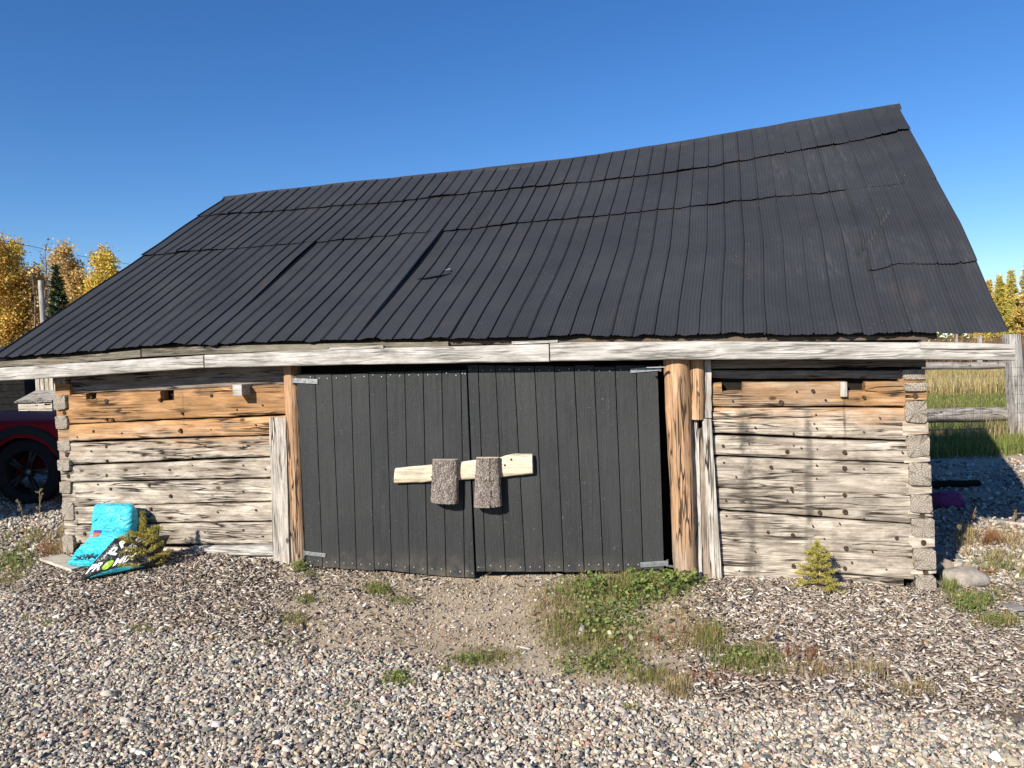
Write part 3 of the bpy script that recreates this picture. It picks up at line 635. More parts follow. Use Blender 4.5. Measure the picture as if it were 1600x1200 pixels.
m = MB(); hewn(m, (5.6, .085, -.12, BL - .2, .085, -.14), .012, .12, 8); m.build('sill_log', MAT['log'], barn, **KW)
m = MB(); x, y, z = W(1262, 903, .05); m.tube([(x, -.045, z), (x, .05, z)], .03, 12); m.build('peg', MAT['plank'], barn, angle=40)

# corner joints: the ends of the side wall logs, with the tongues of the front logs between them
def sidelog(mb, x0, x1, z0, z1, ya, yb, seed):
    NA = 18; st = 14; vs = []; ec = []; xc, zc = (x0 + x1) / 2, (z0 + z1) / 2; hx, hz = (x1 - x0) / 2, (z1 - z0) / 2
    for i in range(st + 1):
        y = ya + (yb - ya) * i / st
        for j in range(NA):
            a = 2 * PI * (j + .5) / NA; ca, sa = math.cos(a), math.sin(a)
            u = math.copysign(abs(ca) ** .28, ca) * hx * (1 + .12 * fn(ca * 1.2, sa * 1.2, seed) + .06 * fn(ca * 4, sa * 4, seed)); w = math.copysign(abs(sa) ** .3, sa) * hz * (1 + .14 * fn(ca, sa, seed + 4) + .05 * fn(ca * 4, sa * 4, seed + 9))
            if y > .12: w *= 1.25
            vs.append((xc + u + .006 * fn(y * 2, seed), y + (.008 * fn(ca * 2, sa * 2, seed + 8) if i == 0 else 0), zc + w)); ec.append((u + .001, 0, w))
    fs = [(i * NA + j, i * NA + (j + 1) % NA, (i + 1) * NA + (j + 1) % NA, (i + 1) * NA + j) for i in range(st) for j in range(NA)]
    fs.append(tuple(st * NA + j for j in range(NA))); mb.add(vs, fs, 0, ec)
    mb.add([vs[j] for j in range(NA)] + [(xc, ya - .004, zc)], [(j, (j + 1) % NA, NA) for j in range(NA)], 1, [ec[j] for j in range(NA)] + [(.001, 0, .001)])
def corner(ends, xl, xr, side, seed, plugs_, fm):
    """ends: photo rows of the log ends; xl, xr: photo x of the corner edges as (y0,x0,y1,x1)"""
    L_ = lambda y, q: q[1] + (y - q[0]) / (q[2] - q[0]) * (q[3] - q[1])
    bw = MB(); xw = BL - .06 if side > 0 else .06
    bw.box(xw - .02, xw + .02, .15, BD - .15, -.1, 1.6); sw = bw.build('side_wall', MAT['void'], barn); prev = None
    for i, (t, b) in enumerate(ends):
        c = (t + b) / 2; x0, x1 = W(L_(c, xl), c)[0], W(L_(c, xr), c)[0]; z1, z0 = W(L_(c, xl), t)[2], W(L_(c, xl), b)[2]
        m = MB(); sidelog(m, x0, x1 - .004 * ((i * 7) % 3), z0, z1, -.012 - .008 * ((i * 5) % 3), BD, seed + i); m.build('log', [MAT['sidelog'], MAT['end']], sw, **KW)
        if i < len(ends) - 1:
            t2 = ends[i + 1][0]; k = MB(); mid = (b + t2) / 2
            A_, B_ = W(L_(mid, xl), b - .6), W(L_(mid, xr), b - .6); C_ = W(L_(mid, xr), t2 + .6); D_ = W(L_(mid, xl), t2 + .6)
            xa, xb = A_[0], B_[0]
            if side > 0: xa -= .02
            else: xb += .02
            fl = .012
            k.hexa([(xa, -.001, D_[2]), (xb, -.001, C_[2] + (fl if side > 0 else 0)), (xb, .15, C_[2]), (xa, .15, D_[2]), (xa, -.001, A_[2]), (xb, -.001, B_[2]), (xb, .15, B_[2]), (xa, .15, A_[2])], 0, .004)
            if i in plugs_: k.disc(((xa + xb) / 2 + .01, -.002, (A_[2] + D_[2]) / 2), .017, .006, 9, 1, i)
            k.build('log_tongue', [MAT['log'], MAT['knot']], fm)
    return sw
corner([(578, 593), (598, 611), (627, 660), (681, 713), (723, 757), (773, 800), (810, 838), (857, 888), (898, 928)], (600, 1411, 925, 1430), (600, 1447, 925, 1465), 1, 10, (1, 5, 6, 7), RWALL)
corner([(582, 600), (617, 640), (650, 670), (688, 704), (717, 735), (752, 770), (784, 812), (835, 862)], (600, 85, 870, 103), (600, 105, 870, 120), -1, 60, (1, 3, 4), LWALL)
m = MB()
for i in range(9): hewn(m, (0, .20 + i * .185, .02 + i * .185, BL, .20 + i * .185, .02 + i * .185), BD - .16, .16, 200 + i, n=12)
m.build('rear_wall', MAT['sidelog'], barn, **KW)
for gx_ in (.06, BL - .06):
    m = MB(); k = 26
    for i in range(k):
        y0 = .05 + i * (BD - .1) / k; y1 = y0 + (BD - .1) / k - .006
        hz = lambda y: 1.62 + (min(y, BD - y)) * .80 - .05
        zt = min(hz(y0), float(zR(gx_)) - .12); zt2 = min(hz(y1), float(zR(gx_)) - .12)
        m.hexa([(gx_ - .012, y0, 1.5), (gx_ + .012, y0, 1.5), (gx_ + .012, y1, 1.5), (gx_ - .012, y1, 1.5), (gx_ - .012, y0, zt), (gx_ + .012, y0, zt), (gx_ + .012, y1, zt2), (gx_ - .012, y1, zt2)])
    m.build('gable_boards', MAT['plank'], barn)

# eave beam in three lengths, mossy boards above it
def pbeam(pts, off, depth, mat, name, seed, label=None, wv=.6, b=.006):
    """pts: [(px, ytop, ybot)...] -> squared timber whose face stands off the wall"""
    P = [(W(px, t, off), W(px, bb, off)) for px, t, bb in pts]; mb = MB(); xs = [p[0][0] for p in P]; n = max(8, int((xs[-1] - xs[0]) / .06)); vs = []; NA = 16
    for i in range(n + 1):
        x = xs[0] + (xs[-1] - xs[0]) * i / n; t = interp(x, xs, [p[0][2] for p in P]) + wv * (.004 * fn(x * 3, seed) + .0025 * fn(x * 11, seed)); bo = interp(x, xs, [p[1][2] for p in P]) + wv * (.003 * fn(x * 3, seed, 4) + .002 * fn(x * 12, seed, 7))
        for j in range(NA):
            a = 2 * PI * (j + .5) / NA; ca, sa = math.cos(a), math.sin(a); sy = math.copysign(abs(ca) ** .2, ca); sz = math.copysign(abs(sa) ** .2, sa)
            vs.append((x, -off + depth / 2 + depth / 2 * sy + .002 * fn(x * 4, sz, seed), (t + bo) / 2 + (t - bo) / 2 * sz))
    fs = [(i * NA + j, (i + 1) * NA + j, (i + 1) * NA + (j + 1) % NA, i * NA + (j + 1) % NA) for i in range(n) for j in range(NA)] + [tuple(range(NA)), tuple(n * NA + j for j in reversed(range(NA)))]
    mb.add(vs, fs); o = mb.build(name, mat, barn, angle=50)
    if label: o['label'] = label
    return o
pbeam([(-40, 577, 598), (120, 567, 588), (317, 555, 575)], .20, .12, MAT['beam'], 'eave_beam', 1)
pbeam([(319, 554.5, 575), (500, 546, 571), (857, 537, 565.5)], .20, .12, MAT['beam'], 'eave_beam', 2)
pbeam([(859, 535, 564.5), (1100, 533, 562), (1440, 535, 562), (1586, 546, 563.5)], .20, .12, MAT['beam'], 'eave_beam', 3)
pbeam([(1438, 534, 545), (1520, 535.5, 546), (1587, 538, 545)], .212, .05, MAT['beam'], 'trim_strip', 6)
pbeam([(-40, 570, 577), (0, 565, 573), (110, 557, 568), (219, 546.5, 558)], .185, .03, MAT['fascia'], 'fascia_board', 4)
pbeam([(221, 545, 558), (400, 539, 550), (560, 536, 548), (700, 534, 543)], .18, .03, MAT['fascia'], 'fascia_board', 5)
for (a, b_, t, bo) in ((516, 600, 540, 547), (800, 872, 531, 538), (1010, 1040, 571, 575)):
    m = MB(); A_, B_ = W(a, (t + bo) / 2, .19), W(b_, t + 1, .19); m.box(A_[0], B_[0], -.205, -.17, W(a, bo, .19)[2], W(a, t, .19)[2] - .012, 0, .003); m.build('batten', MAT['beam'], barn)
m = MB(); A_, B_ = W(363, 601, .12), W(378, 618, .12); m.box(A_[0], B_[0], -.12, .06, B_[2], A_[2], 0, .003); m.build('rafter_stub', MAT['beam'], barn)
m = MB(); A_, B_ = W(1313, 597, .03), W(1324, 620, .03); m.box(A_[0], B_[0], -.03, .02, B_[2], A_[2], 0, .002); m.build('rafter_stub', MAT['plank'], barn)

# posts and planks either side of the doors
def ppost(name, px0, py0, r0, px1, py1, r1, off, mat, seed, n=18, wob=.07):
    A_, B_ = W(px0, py0, off), W(px1, py1, off); m = MB(); k = 16
    pts = [(A_[0] + (B_[0] - A_[0]) * i / k + .006 * fn(i * .4, seed), -off + .004 * fn(i * .5, seed, 2), A_[2] + (B_[2] - A_[2]) * i / k) for i in range(k + 1)]
    s_ = .0046; m.tube(pts, [(r0 + (r1 - r0) * i / k) * s_ * 1.0 for i in range(k + 1)], n, 0, True, wob, seed); return m.build(name, mat, barn, angle=55)
ppost('door_post', 1056, 545, 20.5, 1072.5, 918, 17, .05, MAT['post'], 3)['label'] = 'thick round orange brown door post'
ppost('door_post', 1089, 548, 11.5, 1089, 655, 11, .03, MAT['post'], 5, 14, .03)['label'] = 'short peeled pole stub'
ppost('door_post', 456, 560, 15, 470, 892, 13, .0, MAT['post'], 9)['label'] = 'bark edged post half behind the left door'
def pplank(name, tl, tr, br, bl, off, th, mat, seed, lean=0.):
    q = [W(*tl, off), W(*tr, off), W(*br, off), W(*bl, off)]; m = MB(); k = 14; vs = []
    for i in range(k + 1):
        f = i / k
        for (a, d, s_) in ((q[0], q[3], -1), (q[1], q[2], 1)):
            x = a[0] + (d[0] - a[0]) * f + .004 * fn(f * 9, seed, s_ * 2.2) + .002 * fn(f * 30, seed, s_); z = a[2] + (d[2] - a[2]) * f
            if i == 0: z += .006 * s_ * math.sin(seed * 3)
            vs += [(x, -off + .003 * fn(f * 5, seed), z), (x, -off + th, z)]
    fs = []
    for i in range(k):
        a, b_ = i * 4, i * 4 + 4
        fs += [(a, a + 2, b_ + 2, b_), (a + 1, b_ + 1, b_ + 3, a + 3), (a, b_, b_ + 1, a + 1), (a + 2, a + 3, b_ + 3, b_ + 2)]
    fs += [(0, 1, 3, 2), (k * 4, k * 4 + 2, k * 4 + 3, k * 4 + 1)]; m.add(vs, fs); return m.build(name, mat, barn)
pplank('door_plank', (420, 652), (446, 652), (452, 890), (427, 885), .055, .05, MAT['plank'], 1)['label'] = 'grey plank left of the doors'
pplank('door_plank', (447, 656), (452, 656), (468, 893), (453, 893), .035, .04, MAT['brownplank'], 2)
pplank('door_plank', (1100, 545), (1111, 545), (1112, 653), (1101, 653), .03, .03, MAT['plank'], 3)
pplank('door_plank', (1080, 656), (1091, 656), (1098, 914), (1089, 912), .03, .04, MAT['plank'], 4)
pplank('door_plank', (1090, 670), (1100, 668), (1111, 915), (1099, 915), .02, .04, MAT['brownplank'], 5)['label'] = 'split brown rotten plank'
pplank('door_plank', (1097, 655), (1111, 654), (1129, 918), (1112, 918), .045, .035, MAT['plank'], 6)
m = MB(); m.box(2.15, 5.62, .16, .18, -.1, 1.75); m.build('dark_interior_sheet', MAT['void'], barn)  # near-black sheet standing in for the unlit barn interior

# double doors
def door(top, bot, ty, by, off, seed):
    m = MB(); rg = random.Random(seed)
    yt = lambda px: interp(px, *ty); yb = lambda px: interp(px, *by)
    for i in range(len(top) - 1):
        o_ = off + rg.uniform(-.003, .004); g = .0026; kv = len(m.v); e = rg.uniform(-.005, .005)
        f = [W(top[i], yt(top[i]), o_), W(top[i + 1], yt(top[i + 1]), o_), W(bot[i + 1], yb(bot[i + 1]), o_), W(bot[i], yb(bot[i]), o_)]
        y0, y1 = -o_, -o_ + .025; tl, tr, br, bl = f; tl2 = rg.uniform(-.0012, .0012)
        m.hexa([(bl[0] + g, y0, bl[2] + e), (br[0] - g, y0 + tl2, br[2] + e), (br[0] - g, y1, br[2] + e), (bl[0] + g, y1, bl[2] + e),
                (tl[0] + g, y0, tl[2] + e), (tr[0] - g, y0 + tl2, tr[2] + e), (tr[0] - g, y1, tr[2] + e), (tl[0] + g, y1, tl[2] + e)], 0, .003); rv = rg.uniform(.05, 1); m.ec[kv:] = [(rv, rv, rv)] * (len(m.v) - kv)
    z0 = W(bot[0], by[1][0], off)[2]; x0, x1 = W(top[0], 700, off)[0] + .05, W(bot[-1], 700, off)[0] - .05
    for zc in (.12, .75, 1.35): m.box(x0, x1, -off + .027, -off + .05, zc - .06, zc + .06, 0)
    nb = m
    for i in range(len(top) - 1):
        for k in (.25, .75):
            for (ln_, yy, dy) in ((top, yt, 6), (bot, yb, -9)):
                px = ln_[i] + (ln_[i + 1] - ln_[i]) * k; x, y, z = W(px, yy(px) + dy + rg.uniform(-2, 2), off + .003)
                nb.lathe([(0, .0025), (.0035, .002), (.005, 0)], 8, 1, Matrix.Translation((x, -off - .002, z)) @ Matrix.Rotation(PI / 2, 4, 'X'))
    return m.build('door', [MAT['door'], MAT['nail']], barn)
DL = door([463, 492, 518, 548, 576, 603, 632, 661, 690, 720, 729], [478, 504, 531, 557, 585, 612, 640, 668, 697, 726, 742], ([463, 729], [585, 578]), ([478, 610, 700, 742], [885, 892, 901, 903]), .062, 1)
DR = door([730, 747, 774, 803, 835, 866, 897, 928, 961, 994, 1028], [744, 759, 790, 821, 851, 881, 913, 943, 974, 1005, 1038], ([730, 1028], [571, 572]), ([744, 900, 1038], [894, 893, 890]), .056, 2)
def hinge(parent, q, off, lab):
    m = MB(); P = [W(px, py, off) for px, py in q]
    m.hexa([(P[3][0], -off, P[3][2]), (P[2][0], -off, P[2][2]), (P[2][0], -off + .004, P[2][2]), (P[3][0], -off + .004, P[3][2]), (P[0][0], -off, P[0][2]), (P[1][0], -off, P[1][2]), (P[1][0], -off + .004, P[1][2]), (P[0][0], -off + .004, P[0][2])], 0, .001)
    c0 = (P[0][0], -off + .004, P[0][2] + .006) if lab else (P[1][0], -off + .004, P[1][2] + .006); c1 = (P[3][0], -off + .004, P[3][2] - .006) if lab else (P[2][0], -off + .004, P[2][2] - .006)
    m.tube([c0, c1], .008, 8)
    for f in (.2, .5, .8):
        a = Vector(P[0]).lerp(Vector(P[1]), f); b_ = Vector(P[3]).lerp(Vector(P[2]), f); c = a.lerp(b_, .5); m.lathe([(0, .004), (.005, .003), (.007, 0)], 8, 0, Matrix.Translation((c.x, -off - .001, c.z)) @ Matrix.Rotation(PI / 2, 4, 'X'))
    m.build('hinge', MAT['steel'], parent)
hinge(DL, [(457, 591), (496, 592.5), (496, 600), (457, 598)], .072, True)
hinge(DL, [(475, 861), (509, 865), (508, 871), (476, 867)], .072, True)
hinge(DR, [(985, 576), (1032, 572), (1032, 579), (985, 583)], .068, False)
hinge(DR, [(1000, 879), (1043, 876), (1043, 884), (1001, 887)], .068, False)
m = MB(); A_, B_ = W(1042, 884, .06), W(1056, 886, .03); m.tube([(A_[0], -.06, A_[2]), (B_[0], -.03, B_[2])], .009, 8); m.build('hinge_pin', MAT['steel'], DR)
# log slab brackets
def slab(parent, q, off, bulge, seed, crack=None):
    """half-round bark slab; q = photo corners tl, tr, br, bl"""
    c = [W(*p, off) for p in q]; m = MB(); nz, na = 40, 44; vs = []
    for i in range(nz + 1):
        f = i / nz; L0 = [c[0][k] + (c[3][k] - c[0][k]) * f for k in range(3)]; R0 = [c[1][k] + (c[2][k] - c[1][k]) * f for k in range(3)]
        xc, hw = (L0[0] + R0[0]) / 2, (R0[0] - L0[0]) / 2
        for j in range(na + 1):
            a = PI * j / na; ca, sa = math.cos(a), max(0, math.sin(a)) ** .75
            d = 1 + .08 * fn(ca * 3, f * 4, seed) + .10 * fn(ca * 8, f * 7, seed) + .08 * fn(ca * 19, f * 15, seed)
            if crack and abs(ca - crack + .05 * math.sin(f * 7)) < .09: d *= .86
            x = xc + hw * ca * (.94 + .06 * d); y = -off - bulge * sa * d; z = (L0[2] + (R0[2] - L0[2]) * (ca + 1) / 2) + .004 * fn(ca * 4, seed, f)
            vs.append((x, y, z))
        vs.append((xc, -off + .004, L0[2] * .5 + R0[2] * .5))
    st = na + 2
    fs = [(i * st + j, i * st + j + 1, (i + 1) * st + j + 1, (i + 1) * st + j) for i in range(nz) for j in range(na + 1)] + [(i * st + na + 1, i * st, (i + 1) * st, (i + 1) * st + na + 1) for i in range(nz)]
    m.add(vs, fs, 0); m.add(vs[:st], [tuple(range(st))], 1); m.add(vs[-st:], [tuple(reversed(range(st)))], 1)
    return m.build('bar_bracket', [MAT['bark'], MAT['palewood']], parent, angle=60)
slab(DL, [(677, 717), (717, 717), (717, 786), (674, 783)], .118, .075, 3)
slab(DR, [(745, 714), (781, 714), (785, 790), (741, 791)], .118, .075, 8, .42)
# the bar itself lies in the brackets
barx0, barx1 = W(617, 743, .09), W(832, 725, .09)
db = empty('door_bar', tuple(toworld(barx0[0], -.09, barx0[2])), YAW); tag(db, 'pale peeled wooden bar across both black doors behind two bark slabs', 'bar')
m = MB(); vs = []; k = 26; NA = 16
bx = [617, 660, 700, 745, 780, 795, 810, 832]; bt = [731, 727, 724, 718, 715, 710, 708.5, 709]; bb = [755, 753.5, 751, 748, 746, 744, 742.5, 740]
for i in range(k + 1):
    px = 617 + 215 * i / k; A_ = W(px, interp(px, bx, bt), .09); B_ = W(px, interp(px, bx, bb), .09); zc, h = (A_[2] + B_[2]) / 2, (A_[2] - B_[2]) / 2
    for j in range(NA):
        a = 2 * PI * j / NA; ca, sa = math.cos(a), math.sin(a); w_ = 1 + .05 * fn(i * .5, ca * 2, sa * 2)
        vs.append((A_[0] - barx0[0] + (.008 * sa if i == 0 else 0), -.022 * math.copysign(abs(ca) ** .7, ca) * w_, zc + h * math.copysign(abs(sa) ** .75, sa) * w_ - barx0[2]))
m.add(vs, [(i * NA + j, i * NA + (j + 1) % NA, (i + 1) * NA + (j + 1) % NA, (i + 1) * NA + j) for i in range(k) for j in range(NA)] + [tuple(range(NA)), tuple(k * NA + j for j in range(NA))])
for (px, py) in ((799, 718), (789, 727), (675, 745)):
    x, y, z = W(px, py, .11); m.lathe([(0, .002), (.008, .001), (.010, -.004)], 9, 1, Matrix.Translation((x - barx0[0], -.0225, z - barx0[2])) @ Matrix.Rotation(PI / 2, 4, 'X'))
m.build('bar', [MAT['palewood'], MAT['knot']], db, angle=50)

# ---- roof
TH = math.atan2(3.7 - 1.75, RY + .2); RNy, RNz = -math.sin(TH), math.cos(TH)
def xl(t): return -.50 + (RLX + .50) * t
FLT = [0, .12, .26, .38, .58, .72, .86, 1]; FLD = [0, .0, .02, .035, .02, .02, .01, 0]
def xr(t): return 7.27 + np.interp(t, FLT, FLD)
def roofP(a, t, h):
    """a 0..1 along the eave, t 0 eave .. 1 ridge, h above the plane"""
    x = xl(t) + (xr(t) - xl(t)) * a; xe = -.5 + 7.77 * a; xq = RLX + (RRX - RLX) * a
    z = zE(xe) * (1 - t) + zR(xq) * t; y = -.2 + (RY + .2) * t
    sag = -.03 * np.sin(PI * t) * np.sin(PI * a)
    return np.stack([x, y + RNy * (h + sag), z + RNz * (h + sag)], -1)
_ga, _gt = np.meshgrid(np.linspace(0, 1, 500), np.linspace(0, 1, 260))
_gp = roofP(_ga.ravel(), _gt.ravel(), np.zeros(_ga.size)); _gw = BA + _gp[:, :1] * BU + _gp[:, 1:2] * BN; _gw[:, 2] += _gp[:, 2]
_gpx, _gpy = proj(_gw)
def rinv(px, py):
    i = int(np.argmin((_gpx - px) ** 2 + (_gpy - py) ** 2)); return float(_ga.ravel()[i]), float(_gt.ravel()[i])
def bound(pts): q = sorted(rinv(*p) for p in pts); return [p[0] for p in q], [p[1] for p in q]
B_LO = bound([(225, 403), (300, 396), (400, 390), (500, 382), (600, 373), (700, 364), (800, 354), (900, 344), (1000, 336), (1100, 326), (1200, 314), (1300, 306), (1400, 295), (1460, 285)])
B_UP = bound([(335, 341), (400, 337), (500, 329), (600, 321), (700, 312), (800, 300), (900, 290), (1000, 281), (1100, 268), (1200, 250), (1300, 233), (1420, 210)])
B_PA = bound([(1358, 430), (1400, 418), (1440, 419), (1480, 420), (1535, 412)])
NP_ = 53; SHP = 5
seam1, seam2 = rinv(440, 432)[0], rinv(660, 408)[0]
base = seam2 - math.floor(seam2 * NP_ / SHP) * SHP / NP_
edges = [0.0] + [e for e in np.arange(base, 1.0, SHP / NP_) if .03 < e < .97] + [1.0]
i1 = int(np.argmin([abs(e - seam1) for e in edges])); i2 = int(np.argmin([abs(e - seam2) for e in edges]))
edges[i1] = seam1
cr0, cr1 = rinv(1392, 333), rinv(1340, 404)
def ribh(a):
    ph = (a - base) * NP_; f = ph - np.floor(ph)
    major = np.clip(np.minimum(f / .06, (.12 - f) / .025), 0, 1) * .015
    minor = np.where(f > .15, .0019 * np.sin(2 * PI * (f - .15) / .85 * 5 - PI / 2) + .0019, 0)
    return major + minor
def course(name, lo, hi, base_h, seed, e0=0., e1=1., lift=1., rows=26, wob=.010):
    VV, QQ = [], []; k = 0
    for si in range(len(edges) - 1):
        a0, a1 = max(edges[si], e0), min(edges[si + 1], e1)
        if a1 - a0 < .004: continue
        rg = np.random.default_rng(seed * 100 + si)
        nc = max(4, int((a1 - a0) * NP_ * 26)); A = np.linspace(a0 - (0 if si == 0 else .0008), a1 + (.0022 if a1 < .999 else 0), nc)
        sl, sdt, tilt = rg.uniform(.1, 1) ** 2 * .02 * lift, rg.uniform(-1, 1) * .004, rg.uniform(-1, 1) * .003
        tl = np.array([lo(a) for a in A]) + sdt + np.array([wob * (.55 * fn(a * 45, seed, 1) + .35 * fn(a * 130, seed, 2)) for a in A]) + tilt * (A - a0) / (a1 - a0)
        th_ = np.array([hi(a) for a in A]); tau = np.linspace(0, 1, rows) ** 1.4
        T = tl[:, None] + (th_ - tl)[:, None] * tau[None]; AA = np.repeat(A[:, None], rows, 1)
        H = base_h + .0012 * (si % 2) + ribh(AA)
        wav = np.array([[.016 * fn(a * 9, t * 3.2, 1) + .005 * fn(a * 32, t * 7, seed + 3) for t in T[i]] if i % 6 == 0 or i == nc - 1 else [0] * rows for i, a in enumerate(A)])
        keys = [i for i in range(nc) if i % 6 == 0 or i == nc - 1]
        for r_ in range(rows): wav[:, r_] = np.interp(np.arange(nc), keys, wav[keys, r_])
        H = H + wav * np.clip(.6 + tau[None], 0, 1) + .012
        lf = np.array([max(0, .25 + 1.1 * fn(a * 24, seed, 7)) for a in A]) * sl
        H = H + lf[:, None] * np.clip(1 - tau[None] * 2.2, 0, 1) ** 2
        if name == 'lower_sheets':
            fr = (AA - a0) / (a1 - a0)
            if si == i1 - 1: H = H + .026 * fr ** 5 * np.clip(1 - np.abs(tau[None] - .72) / .5, 0, 1)
            if si == i2 - 1: H = H + .036 * fr ** 5 * np.clip(1 - np.abs(tau[None] - .62) / .62, 0, 1) ** .7
            P0, P1 = np.array(cr0), np.array(cr1); asp = np.array([7.7, 3.3]); d = (P1 - P0) * asp; ln_ = np.hypot(*d); d = d / ln_
            qx, qy = (AA - P0[0]) * 7.7, (T - P0[1]) * 3.3; al = qx * d[0] + qy * d[1]; pr = -qx * d[1] + qy * d[0]
            H = H - .030 * np.exp(-(pr / .014) ** 2) * np.clip(al / .05, 0, 1) * np.clip((ln_ - al) / .05, 0, 1) + .022 * np.exp(-((pr - .03) / .02) ** 2) * np.clip(al / .06, 0, 1) * np.clip((ln_ - al) / .06, 0, 1)
        P = roofP(AA.ravel(), T.ravel(), H.ravel()); VV.append(P)
        g = (np.arange(nc - 1)[:, None] * rows + np.arange(rows - 1)[None]).ravel()
        QQ.append(np.stack([g, g + rows, g + rows + 1, g + 1], -1) + k); k += nc * rows
    me = npmesh(name, np.concatenate(VV), np.concatenate(QQ)); o = link(name, me, MAT['roof'], ROOF, True); me.set_sharp_from_angle(angle=math.radians(38)); return o
# decking under the sheets
m = MB(); ds = 24
for (y0, y1, f) in ((-.15, RY, 1),):
    vs = []
    for i in range(ds + 1):
        a = i / ds
        for (y, t) in ((-.15, .019), (RY, 1.)):
            x0_ = xl(t) + .10; x = x0_ + (6.88 - x0_) * a; z = float(zE(x)) * (1 - t) + float(zR(x)) * t - .045; vs += [(x, y, z), (x, y, z - .025)]
    fs = []
    for i in range(ds):
        a, b_ = i * 4, i * 4 + 4; fs += [(a, a + 2, b_ + 2, b_), (a + 1, b_ + 1, b_ + 3, a + 3), (a, b_, b_ + 1, a + 1), (a + 2, a + 3, b_ + 3, b_ + 2)]
    fs += [(0, 1, 3, 2), (ds * 4, ds * 4 + 2, ds * 4 + 3, ds * 4 + 1)]; m.add(vs, fs)
ROOF = m.build('roof', MAT['soffit'], barn)
f_lo = lambda a: interp(a, *B_LO); f_up = lambda a: interp(a, *B_UP); f_pa = lambda a: interp(a, *B_PA)
aP = B_PA[0][0]
course('upper_sheets', f_up, lambda a: .995, .029, 1)
course('middle_sheets', f_lo, lambda a: f_up(a) + .05, .0155, 2)
course('lower_sheets', lambda a: 0.0, lambda a: f_lo(a) + .05, .002, 3, 0, aP, 1.3, 44, .016)
course('lower_sheets', f_pa, lambda a: f_lo(a) + .05, .014, 4, aP - .003, 1, .8, 30, .008)
course('patch_sheets', lambda a: 0.0 + .004 * math.sin(a * 90), lambda a: f_pa(a) + .05, .001, 5, aP - .002, 1, .3, 26, .010)
# torn flap
m = MB(); vs = []; k = 16
for i in range(k + 1):
    f = i / k; a, t = rinv(652 + 54 * f, 440 - 9 * f); w_ = math.sin(PI * f)
    p = roofP(np.array([a, a]), np.array([t + .004, t - .012 * w_ - .001]), np.array([.026, .030 + .022 * w_])); vs += [tuple(p[0]), tuple(p[1])]
m.add(vs, [(2 * i, 2 * i + 1, 2 * i + 3, 2 * i + 2) for i in range(k)]); m.build('torn_flap', MAT['roof'], ROOF)
m = MB(); a, t = rinv(701, 430); p = roofP(np.array([a - .003, a + .003, a + .001]), np.array([t, t + .004, t + .012]), np.array([.05, .048, .042])); m.add([tuple(q) for q in p] + [tuple(q + np.array([0, .002, -.003])) for q in p], [(0, 1, 2), (5, 4, 3), (0, 3, 4, 1), (1, 4, 5, 2), (2, 5, 3, 0)]); m.build('bright_flap', MAT['nail'], ROOF)
# ridge cap, rear slope
m = MB(); vs = []; k = 80
for i in range(k + 1):
    a = i / k; x = -.01 + RLX + (RRX - RLX + .03) * a; z = float(zR(x)) + .012 * fn(x * 1.3, 3)
    for (dy, dz) in ((-.08, -.022), (-.075, -.006), (-.012, .055), (.012, .055), (.075, -.006), (.08, -.022)): vs.append((x, RY + dy, z + dz + .004 * fn(x * 5, dy * 9)))
m.add(vs, [(i * 6 + j, (i + 1) * 6 + j, (i + 1) * 6 + j + 1, i * 6 + j + 1) for i in range(k) for j in range(5)]); m.build('ridge_cap', MAT['roof'], ROOF, angle=30)
m = MB(); nx_ = 420
vs = []
for i in range(nx_ + 1):
    a = i / nx_; x = RLX - .1 + (7.25 - RLX) * a; h = .012 * (1 if (i % 8) == 0 else 0)
    for t in (0, .5, 1.): vs.append((x, RY + (RY + .2) * t + .02, float(zR(x)) * (1 - t) + (float(zE(x)) - .02) * t + h))
m.add(vs, [(i * 3 + j, (i + 1) * 3 + j, (i + 1) * 3 + j + 1, i * 3 + j + 1) for i in range(nx_) for j in range(2)]); m.build('rear_roof_sheets', MAT['roof'], barn)

# ------------------------------------------------------------------ other things
def atY(px, py, Y): d = ray(px, py); return CAM + d * (Y / d[1])
def settle(o):
    """put the object's origin at its base"""
    me = o.data; n = len(me.vertices); v = np.empty(n * 3, np.float32); me.vertices.foreach_get('co', v); v = v.reshape(-1, 3)
    c = np.array([(v[:, 0].min() + v[:, 0].max()) / 2, (v[:, 1].min() + v[:, 1].max()) / 2, v[:, 2].min()], np.float32)
    me.vertices.foreach_set('co', (v - c).ravel()); me.update(); o.location = Vector(o.location) + Vector(c.tolist()); return o
def needle_quads(P, D, ln, wd, pal, rg):
    """thin needle cards from points P along directions D"""
    n = len(P); D = D / np.linalg.norm(D, axis=1)[:, None]; s = np.cross(D, rg.standard_normal((n, 3))); s /= np.linalg.norm(s, axis=1)[:, None] + 1e-9
    ln = ln * rg.uniform(.6, 1.2, (n, 1)); w = wd * rg.uniform(.7, 1.2, (n, 1))
    V = np.stack([P - s * w * .5, P + s * w * .5, P + D * ln + s * w * .25, P + D * ln - s * w * .25], 1)
    c = np.array(pal)[rg.integers(0, len(pal), n)] * rg.uniform(.65, 1.25, (n, 1))
    return V.reshape(-1, 3), (np.arange(n) * 4)[:, None] + np.array([[0, 1, 2, 3]]), np.repeat(c, 4, 0)
